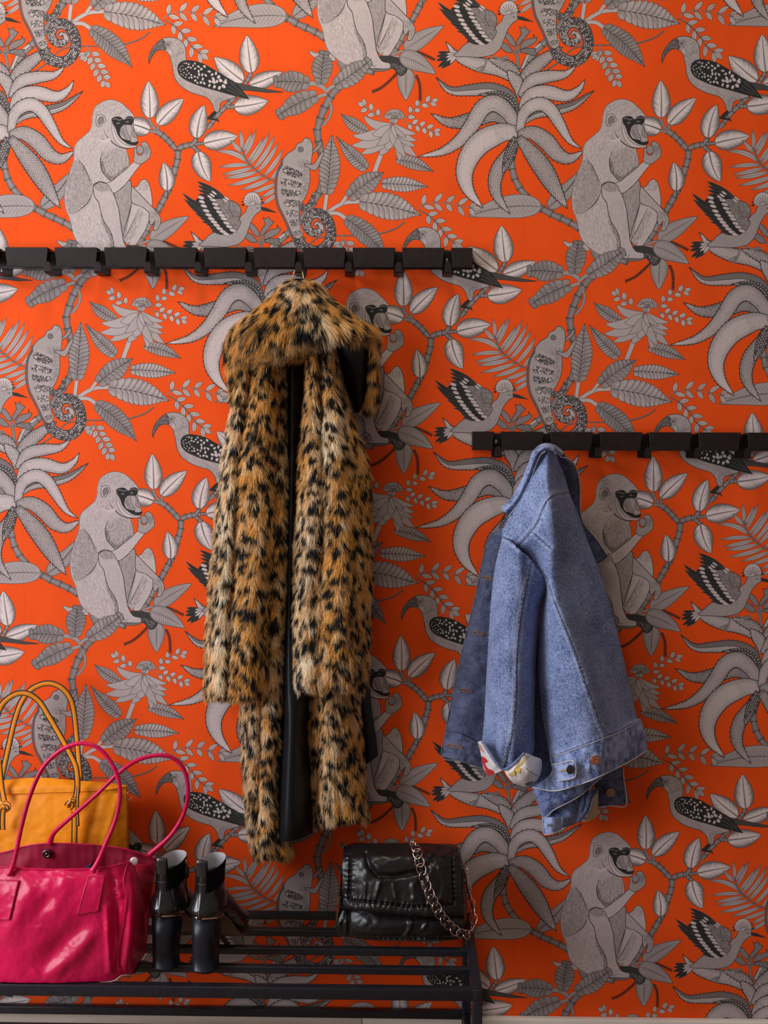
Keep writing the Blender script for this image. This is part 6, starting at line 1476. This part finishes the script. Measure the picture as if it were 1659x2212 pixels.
sheet('top_band', [[(.2592 * x, 1460 + .2592 * y, d) for x, y, d in r] for r in [[(-320, 860, 8.5), (30, 868, 9.4), (200, 852, 10), (400, 850, 10.2), (640, 872, 10.2), (900, 888, 9.8), (1054, 910, 9)], [(-320, 930, 10), (30, 930, 11), (200, 925, 11.5), (400, 922, 11.6), (640, 920, 11.6), (900, 916, 11), (1056, 914, 9.6)], [(-320, 1004, 10.4), (30, 989, 11.4), (200, 982, 11.9), (400, 974, 12), (640, 966, 12), (900, 948, 11.6), (1058, 920, 10.2)]]], L_MUS, mb, 26, 110, disp=lambda x, y: .08 * vnoise(x, y, 14, 113), thick=.3)
sheet('side_panel', [[(.2592 * x, 1460 + .2592 * y, d) for x, y, d in r] for r in [[(1054, 912, 9.4), (1064, 930, 6), (1070, 945, 3)], [(1056, 1280, 10.5), (1066, 1290, 6), (1072, 1300, 3)], [(1054, 1700, 10.9), (1064, 1690, 6), (1070, 1680, 3)], [(1045, 2160, 10.7), (1056, 2110, 6), (1062, 2070, 3)]]], L_MUS, mb, 60, 20, thick=.2)
xa, xb = float(W3(-80, 2000, 8)[0]), float(W3(268, 2000, 8)[0])
box('bag_body', (xa, xb, -.098, -.02, ZB + .001, ZB + .255), plain('mustard_lining', (.25, .12, .02), .8), mb, .01)
def strap(pts, wdt=.0105, th=.0022, edge=True):
    P = cat(np.array([W3(.2592 * x, 1460 + .2592 * y, d) for x, y, d in pts]), 10, closed=False)
    o = tube('strap', P, th, L_MUS, mb, 12, ry=wdt / 2, up=(0, -1, 0))
    t = np.gradient(P, axis=0); t /= np.linalg.norm(t, axis=1, keepdims=True); nrm = np.cross(t, np.array([0, -1., 0])); nrm /= np.linalg.norm(nrm, axis=1, keepdims=True) + 1e-9
    for sg in (1, -1): tube('dark_edge', P + nrm * sg * wdt * .46 + np.array([0, -.0010, 0]), .0014, L_EDGE, o, 6)
    return o
strap([(5, 900, 8.6), (20, 820, 8), (60, 640, 7), (125, 360, 6), (195, 185, 5.6), (285, 95, 5.4), (400, 60, 5.4), (500, 90, 5.4), (575, 170, 5.6), (615, 290, 6), (640, 520, 7), (668, 860, 8.6)])
strap([(-60, 480, 12), (0, 270, 11.4), (65, 190, 11.2), (150, 145, 11), (240, 150, 11), (330, 215, 11), (410, 340, 11.4), (500, 495, 11.8), (590, 660, 12.4), (632, 760, 12.8), (645, 870, 13.2), (640, 980, 13.4), (605, 1050, 13.6)])
strap([(-8, 700, 11.5), (5, 850, 12), (20, 960, 12.4), (38, 1050, 13)])
def ring(name, x, y, d, R, r, tilt, mat, parent):
    c = W3(.2592 * x, 1460 + .2592 * y, d); a = np.linspace(0, 2 * math.pi, 32, endpoint=False)
    u = np.array([math.cos(tilt), math.sin(tilt), 0]); P = c + np.outer(np.cos(a) * R, u) + np.outer(np.sin(a) * R, [0, 0, 1]); return tube(name, P, r, mat, parent, 8, closed=True)
ring('ring', 42, 1090, 14.3, .0110, .0011, .2, GOLD, mb); ring('ring', 602, 1065, 14.4, .0085, .0011, .7, GOLD, mb); ring('ring', 612, 1045, 14.6, .0080, .0011, .9, GOLD, mb); ring('ring', 1076, 1000, 9.2, .0085, .0013, 1.1, ROSEGOLD, mb)
strap([(30, 1090, 15), (60, 1098, 15.2), (30, 1120, 14.8), (22, 1200, 14.8), (24, 1280, 14.8)], .0095)
strap([(555, 1085, 14), (575, 1060, 14.6), (600, 1075, 14.8), (580, 1105, 14.2)], .0090)
strap([(655, 915, 14.2), (648, 1000, 14.8), (645, 1120, 15), (650, 1250, 15)], .0045); strap([(622, 1130, 14.6), (622, 1260, 14.8), (620, 1400, 15), (620, 1480, 15)], .0105)
# ---------------------------------------------------------------- black quilted bag with chain
L_BLK = leather('black_glazed_leather', (.012, .008, .009), .30, 300, .22, 34, .5, .3, .45, .10)
kb = empty('black_chain_bag', tuple(W3(868, 2040, 10) * np.array([1, 1, 0]) + np.array([0, 0, ZB]))); tag(kb, 'black puffy leather flap bag with rose gold chain at the bench end', 'handbag')
def BN(net): return [[(700 + .217 * x, 1790 + .217 * y, d) for x, y, d in row] for row in net]
def BR(x, y, poly, h, w):
    P = [(700 + .217 * a, 1790 + .217 * b) for a, b in poly]; d, s, al = seg_dist(x, y, P); return h * np.exp(-(d / w) ** 2)
def flap_d(x, y):
    D = .10 * vnoise(x, y, 12, 121) + .16 * vnoise(x, y, 30, 122)
    stitchl = [(262, 175), (258, 400), (248, 715), (560, 740), (870, 778), (1290, 752), (1280, 400), (1270, 185)]
    P = [(700 + .217 * a, 1790 + .217 * b) for a, b in stitchl]; d, s, al = seg_dist(x, y, P)
    D += -.55 * np.exp(-(d / 2.0) ** 2) + .12 * np.sin(al * .55 + 3 * vnoise(x, y, 15, 123)) * np.exp(-(d / 9) ** 2)
    D += -.8 * np.exp(-((seg_dist(x, y, [(700 + .217 * a, 1790 + .217 * b) for a, b in [(420, 250), (450, 380), (540, 470), (720, 475), (900, 435), (1020, 400), (1090, 320), (1130, 210)]])[0]) / 6) ** 2)
    D += BR(x, y, [(560, 510), (540, 600), (505, 700)], .35, 4) + BR(x, y, [(690, 560), (720, 690)], .3, 4) + BR(x, y, [(410, 560), (400, 700)], .3, 4) + BR(x, y, [(880, 560), (900, 700)], .3, 5) + BR(x, y, [(1150, 400), (1200, 560), (1170, 700)], .5, 6) + BR(x, y, [(1060, 240), (1120, 200), (1100, 320), (1040, 380)], .5, 5) - BR(x, y, [(1010, 400), (960, 560), (1010, 720)], .6, 7)
    return D
fl_o, fl_g = sheet('flap', BN([[(200, 178, 8), (450, 150, 9), (800, 143, 9.4), (1100, 152, 9), (1325, 190, 8)], [(185, 300, 11.5), (450, 280, 13.5), (800, 280, 14), (1100, 290, 13.5), (1352, 300, 11.5)], [(172, 450, 12.8), (450, 450, 15.2), (800, 450, 15.4), (1100, 450, 15.2), (1378, 450, 12.8)], [(152, 690, 13.4), (450, 715, 16.2), (800, 740, 16.6), (1100, 750, 16.4), (1392, 700, 13.6)], [(150, 790, 13.4), (450, 815, 16.6), (800, 845, 17), (1100, 862, 16.8), (1394, 850, 13.6)], [(176, 838, 11.5), (450, 858, 14.2), (800, 882, 14.6), (1100, 892, 14.4), (1380, 885, 12)]]), L_BLK, kb, 120, 150, disp=flap_d, thick=.3)
low_d = lambda x, y: .10 * vnoise(x, y, 12, 124) + .2 * vnoise(x, y, 32, 125) - .7 * np.exp(-((x - (700 + .217 * 242)) / 2.4) ** 2) + BR(x, y, [(870, 920), (850, 1000), (805, 1075)], .45, 4) + BR(x, y, [(1020, 940), (985, 1000)], .35, 4) - .5 * np.exp(-((y - (1790 + .217 * 1090)) / 2.0) ** 2) + .12 * np.sin(x * .5 + 3 * vnoise(x, y, 12, 126)) * np.exp(-((y - (1790 + .217 * 1090)) / 6) ** 2)
sheet('pouch', BN([[(172, 800, 12.5), (450, 825, 14.6), (800, 850, 15), (1100, 862, 14.8), (1388, 850, 12.5)], [(136, 930, 13.4), (450, 940, 16), (800, 950, 16.4), (1100, 955, 16.2), (1396, 940, 13.6)], [(134, 1050, 13.4), (450, 1065, 16), (800, 1070, 16.2), (1100, 1080, 16), (1392, 1070, 13.6)], [(185, 1132, 12), (450, 1122, 14.2), (800, 1130, 14.6), (1100, 1140, 14.4), (1365, 1140, 12)]]), L_BLK, kb, 70, 130, disp=low_d, thick=.3)
sheet('side_gusset', BN([[(1325, 190, 8.5), (1345, 220, 6.5), (1360, 260, 4.5)], [(1378, 450, 13), (1400, 460, 9), (1412, 480, 4.5)], [(1396, 800, 13.6), (1420, 800, 9), (1430, 800, 4.5)], [(1370, 1138, 12), (1400, 1105, 8), (1412, 1070, 4.5)]]), L_BLK, kb, 50, 16, thick=.3, disp=lambda x, y: .2 * vnoise(x, y, 14, 127))
sheet('side_gusset', BN([[(200, 178, 8.5), (215, 185, 7), (225, 190, 4.5)], [(172, 450, 13), (182, 455, 8), (195, 460, 4.5)], [(150, 800, 13.4), (160, 800, 9), (172, 800, 4.5)], [(150, 1110, 12), (170, 1085, 8), (185, 1060, 4.5)]]), L_BLK, kb, 50, 12, thick=.3)
xa, xb = float(W3(742, 2040, 9)[0]), float(W3(995, 2040, 9)[0])
box('bag_body', (xa, xb, -.112, -.045, ZB + .001, ZB + .168), L_BLK, kb, .018)
# pull tab with lettering on the left side
ptb, ptg = sheet('pull_tab', BN([[(132, 640, 14.2), (148, 640, 14.4)], [(124, 800, 14.4), (142, 800, 14.6)], [(112, 985, 14.6), (134, 985, 14.8)]]), L_BLK, kb, 20, 8, thick=.25)
fc = bpy.data.curves.new('lettering', 'FONT'); fc.body = 'MARC JACOBS'; fc.size = .0068; fc.extrude = .0001; fc.align_x = 'LEFT'; fc.align_y = 'CENTER'; fc.space_character = 1.12
fc.materials.append(GOLD)
tmp_ = bpy.data.objects.new('tmp', fc); COL.objects.link(tmp_); bpy.context.view_layer.update()
lme = bpy.data.meshes.new_from_object(tmp_.evaluated_get(bpy.context.evaluated_depsgraph_get())); bpy.data.objects.remove(tmp_); bpy.data.curves.remove(fc)
fo = bpy.data.objects.new('lettering', lme); link(fo, ptb)
p0, p1 = W3(700 + .217 * 138, 1790 + .217 * 672, 14.75), W3(700 + .217 * 122, 1790 + .217 * 975, 15.1)
ex = (p1 - p0) / np.linalg.norm(p1 - p0); ez = np.array([-.1, -1.0, 0]); ez = ez - ex * (ez @ ex); ez /= np.linalg.norm(ez); ey = np.cross(ez, ex)
fo.matrix_world = Matrix(((ex[0], ey[0], ez[0], p0[0]), (ex[1], ey[1], ez[1], p0[1]), (ex[2], ey[2], ez[2], p0[2]), (0, 0, 0, 1)))
# chain: one open oval link, copied along the strap line
cp = [(872, 142, 10.5), (905, 165, 13), (935, 255, 15.4), (955, 350, 16.6), (978, 440, 17.0), (1003, 520, 17.2), (1035, 605, 17.6), (1072, 690, 18), (1115, 775, 18.2), (1158, 860, 18.2), (1215, 930, 17.8), (1280, 995, 17.4), (1350, 1038, 17), (1420, 1058, 16), (1468, 1020, 14), (1484, 960, 13), (1488, 890, 12.4), (1478, 800, 12), (1455, 700, 11.8), (1432, 620, 11.6), (1420, 540, 11.4), (1405, 470, 11), (1390, 400, 10.4)]
CP = cat(np.array([W3(700 + .217 * x, 1790 + .217 * y, d) for x, y, d in cp]), 10, closed=False)
l = np.concatenate([[0], np.cumsum(np.linalg.norm(np.diff(CP, axis=0), axis=1))])
tube('leather_strand', CP, .0016, L_BLK, kb, 8, ry=.0036)
pitch = .0158; a = np.linspace(0, 2 * math.pi, 28, endpoint=False)
lv, lf = tube_vf(np.stack([np.cos(a) * .0112, np.sin(a) * .0092, .0016 * np.sin(2 * a)], 1), .00105, 8, closed=True)
lk = bpy.data.meshes.new('chain_link'); lk.from_pydata([tuple(v) for v in lv], [], [tuple(f) for f in lf]); lk.materials.append(ROSEGOLD); lk.polygons.foreach_set('use_smooth', [True] * len(lk.polygons))
for i, q in enumerate(np.arange(.004, l[-1], pitch)):
    c = np.array([np.interp(q, l, CP[:, k]) for k in range(3)]); c2 = np.array([np.interp(min(q + .004, l[-1]), l, CP[:, k]) for k in range(3)]); c1 = np.array([np.interp(max(q - .004, 0), l, CP[:, k]) for k in range(3)])
    t = Vector(c2 - c1).normalized()
    side = Vector((0.12, -1, .25)) if q < l[-1] * .60 else Vector((-.85, -.45, .1))
    n = (side - t * side.dot(t)).normalized(); n = Matrix.Rotation((.30 if i % 2 else -.22), 3, t) @ n; b = n.cross(t)
    o = bpy.data.objects.new('chain_link', lk); link(o, kb)
    M = Matrix(((t.x, b.x, n.x, c[0]), (t.y, b.y, n.y, c[1]), (t.z, b.z, n.z, c[2]), (0, 0, 0, 1)))
    o.matrix_parent_inverse = Matrix.Translation(kb.location).inverted(); o.matrix_basis = M
for bag_ in (rb, mb, kb):                       # everything rests on the slats
    for o_ in list(bag_.children) + [q for c_ in bag_.children for q in c_.children]:
        if o_.type == 'MESH' and not o_.name.startswith(('chain_link', 'lettering')):
            for v_ in o_.data.vertices: v_.co.z = max(v_.co.z, ZB + .0008)
# ---------------------------------------------------------------- ankle boots
L_BOOT = leather('black_boot_leather', (.012, .011, .013), .24, 700, .10, 10, .10, .2, .55, .3)
L_SUEDE = plain('black_suede', (.004, .0035, .004), .9, 0, .2, 90, 0, .1)
M_HEEL, nt, b_ = new_mat('stacked_heel')
tc = nd(nt, 'ShaderNodeTexCoord'); wv = nd(nt, 'ShaderNodeTexWave', Scale=95.0, Distortion=.6, Detail=1.0); wv.bands_direction = 'Z'
nt.links.new(tc.outputs['Object'], wv.inputs['Vector']); rp = nd(nt, 'ShaderNodeValToRGB'); rp.color_ramp.elements[0].color = (.006, .006, .010, 1); rp.color_ramp.elements[1].color = (.016, .016, .024, 1)
nt.links.new(wv.outputs['Fac'], rp.inputs['Fac']); nt.links.new(rp.outputs['Color'], b_.inputs['Base Color']); b_.inputs['Roughness'].default_value = .32; b_.inputs['Specular IOR Level'].default_value = .3
bp = nd(nt, 'ShaderNodeBump', Strength=.15, Distance=.0006); nt.links.new(wv.outputs['Fac'], bp.inputs['Height']); nt.links.new(bp.outputs['Normal'], b_.inputs['Normal'])
M_LIN = plain('pale_boot_lining', (.42, .40, .44), .7, 0, .06, 30); M_SOLE = plain('tan_sole', (.14, .08, .04), .6)
def ring_pts(cx, cy, cz, rx, ry, n=28, tilt=0.0, p=2.3):
    a = np.linspace(0, 2 * math.pi, n, endpoint=False); c, s = np.cos(a), np.sin(a)
    x = rx * np.sign(c) * np.abs(c) ** (2 / p); y = ry * np.sign(s) * np.abs(s) ** (2 / p)
    return np.stack([cx + x, cy + y, cz + tilt * y + 0 * x], 1)
def loft_vf(rings, caps=True):
    n = len(rings[0]); V = np.concatenate(rings); F = []
    for i in range(len(rings) - 1):
        for k in range(n): F.append((i * n + k, i * n + (k + 1) % n, (i + 1) * n + (k + 1) % n, (i + 1) * n + k))
    if caps: F.append(tuple(range(n))[::-1]); F.append(tuple((len(rings) - 1) * n + k for k in range(n)))
    return V, F
def make_boot(mir):
    root = empty('ankle_boot', (0, 0, 0))
    # shaft and heel counter
    S = [(.098, .042, .0275, .043, -.26), (.106, .042, .0315, .047, -.22), (.116, .043, .0325, .048, -.12), (.128, .046, .0298, .047, 0), (.140, .050, .0250, .046, 0), (.152, .054, .0232, .046, 0), (.166, .057, .0226, .047, 0), (.180, .059, .0232, .048, .0), (.192, .060, .0240, .049, .0)]
    rings = [ring_pts(0, cy, z, rx, ry, tilt=tl) for z, cy, rx, ry, tl in S]
    # foot
    Fo = [(.050, .094, .152, .027), (.080, .078, .144, .028), (.105, .054, .124, .030), (.130, .030, .094, .035), (.155, .014, .070, .038), (.180, .008, .052, .037), (.200, .007, .042, .031), (.216, .007, .033, .020), (.224, .009, .024, .008)]
    fr_ = []
    for y, z0, z1, rx in Fo:
        a = np.linspace(0, 2 * math.pi, 28, endpoint=False); c, s = np.cos(a), np.sin(a)
        fr_.append(np.stack([rx * np.sign(c) * np.abs(c) ** .8, y + 0 * a, (z0 + z1) / 2 + (z1 - z0) / 2 * np.sign(s) * np.abs(s) ** .9], 1))
    m = MB(); m.add(*loft_vf(rings[:7])); m.add(*loft_vf(fr_))
    up = m.build('upper', L_BOOT, root)
    md = up.modifiers.new('weld', 'REMESH'); md.mode = 'VOXEL'; md.voxel_size = .0022; md.use_smooth_shade = True
    sm = up.modifiers.new('smooth', 'SMOOTH'); sm.iterations = 8; sm.factor = .5
    # open collar with its pale lining
    out = [ring_pts(0, cy, z, rx, ry, 40, tl) for z, cy, rx, ry, tl in S[5:]]
    for k in (-1,): out[k][:, 2] += .006 * (out[k][:, 1] > .06) * 0
    inn = [ring_pts(0, cy, z, rx - .0016, ry - .0016, 40, tl) for z, cy, rx, ry, tl in S[5:]][::-1]
    V, F = loft_vf(out + [ring_pts(0, S[-1][1], S[-1][0] + .0008, S[-1][2] - .0008, S[-1][3] - .0008, 40, S[-1][4])], caps=False); cl = mesh('collar', V, F, L_SUEDE, root)
    V, F = loft_vf([ring_pts(0, S[-1][1], S[-1][0] + .0008, S[-1][2] - .0008, S[-1][3] - .0008, 40, S[-1][4])] + inn, caps=False); n = 40
    F.append(tuple((len(inn)) * n + k for k in range(n))); mesh('lining', V, F, M_LIN, root)
    # heel, rand, sole
    H = [(0.0, .028, .0235, .026), (.004, .028, .0238, .0262), (.0045, .028, .0232, .0255), (.03, .029, .0230, .027), (.06, .033, .0240, .032), (.094, .0385, .0258, .0365)]
    V, F = loft_vf([ring_pts(0, cy, z, rx, ry, 32, -.26 if z > .09 else (-.1 if z > .05 else 0), p=2.8) for z, cy, rx, ry in H]); mesh('heel', V, F, M_HEEL, root)
    V, F = loft_vf([ring_pts(0, .042, z, .0270 + w, .0395 + w, 40, -.26) for z, w in ((.0935, -.002), (.0938, .0004), (.0962, .0014), (.0986, .0004), (.0988, -.002))]); mesh('gold_rand', V, F, ROSEGOLD, root)
    sp = cat(np.array([(.055, .094, .025), (.09, .068, .026), (.12, .034, .031), (.145, .013, .035), (.18, .0045, .035), (.205, .003, .027), (.22, .005, .012)]), 6, closed=False)
    m = MB(); V = []; 
    for y, z, w in sp: V += [(-w, y, z + .001), (w, y, z + .001), (w, y, z - .003), (-w, y, z - .003)]
    F = []
    for i in range(len(sp) - 1):
        for k in range(4): F.append((i * 4 + k, i * 4 + (k + 1) % 4, i * 4 + 4 + (k + 1) % 4, i * 4 + 4 + k))
    F += [(0, 3, 2, 1), tuple((len(sp) - 1) * 4 + k for k in range(4))]
    m.add(V, F); m.build('sole', M_SOLE, root, smooth=False)
    # back strip, pull tab, back seam
    back = [(z, cy - ry) for z, cy, rx, ry, tl in S]
    bz = np.array([b[0] for b in back]); by = np.array([b[1] for b in back]); tilt0 = S[-1][4]
    bs = [(np.interp(z, bz, by) - .0006, z) for z in np.linspace(.108, .204, 24)]
    m = MB(); V = []
    for i, (y, z) in enumerate(bs):
        w = np.interp(i, [0, 10, 23], [.004, .0095, .0105])
        for x in np.linspace(-1, 1, 7): V.append((x * w, y + .0052 * x * x * w / .0105, z))
    F = [(i * 7 + j, i * 7 + j + 1, i * 7 + j + 8, i * 7 + j + 7) for i in range(23) for j in range(6)]
    m.add(V, F); o = m.build('back_strip', L_BOOT, root); sd = o.modifiers.new('solid', 'SOLIDIFY'); sd.thickness = .0010; sd.offset = 0
    zt = bs[-1][1]; yt = bs[-1][0]
    lpp = cat(np.array([(0, yt - .0012, zt - .022), (0, yt - .0022, zt - .008), (0, yt - .0012, zt + .006), (0, yt + .0018, zt + .010), (0, yt + .0040, zt + .006), (0, yt + .0042, zt - .010)]), 6, closed=False)
    o = tube('pull_tab', lpp, .0009, L_BOOT, root, 12, ry=.0100, up=(0, -1, 0))
    st = MB()
    for zz in (zt - .022, zt - .035):
        for k in range(9): x = -.0085 + .0019 * k; y = np.interp(zz, [q[1] for q in bs], [q[0] for q in bs]) - .0020; st.add(*tube_vf([(x, y + .005 * (x / .0105) ** 2, zz), (x + .0012, y + .005 * ((x + .0012) / .0105) ** 2, zz)], .00028, 5))
    for k in range(9): zz = .101 + .0022 * k; st.add(*tube_vf([(0, np.interp(zz, bz, by) - .0008, zz), (0, np.interp(zz + .0014, bz, by) - .0008, zz + .0014)], .00028, 5))
    st.build('stitching', plain('grey_thread', (.35, .34, .36), .8), root)
    # zip on the inner side
    zx = mir
    m = MB(); zp = [(zx * .0242, .068, z) for z in np.linspace(.110, .212, 10)]
    zp = [(zx * (np.interp(z, [.108, .14, .166, .192], [.0295, .0255, .0230, .0245])), .070, z) for z in np.linspace(.112, .191, 12)]
    o = tube('zip', np.array(zp), .0014, L_SUEDE, root, 6)
    tp = np.array(zp[-1]); v, f = box_vf(tp[0] - .002, tp[0] + .002, tp[1] - .003, tp[1] + .003, tp[2] - .008, tp[2] - .001); zs = mesh('zip_slider', v, f, GOLD, o); bevel(zs, .0008)
    P = [(tp[0] + zx * .003, tp[1] - .001, tp[2] - .006), (tp[0] + zx * .005, tp[1] - .002, tp[2] - .020), (tp[0] + zx * .005, tp[1] - .003, tp[2] - .036)]
    tube('zip_pull', np.array(P), .0010, L_BOOT, o, 6, ry=.0030)
    return root
for mir, hx, hy, ang, lab in ((1, 347, 2099, -9, 'left black ankle boot standing beside the crimson handbag'), (-1, 433, 2105, -10, 'right black ankle boot of the pair, nearer the middle of the bench')):
    b = make_boot(mir); X, Yg = on_plane_z(hx, hy, ZB)
    b.location = (float(X), float(Yg), ZB); b.rotation_euler = (0, 0, math.radians(ang)); b.scale = (1.0, 1.0, 1.0)
    tag(b, lab, 'boot', 'black ankle boots on the bench')
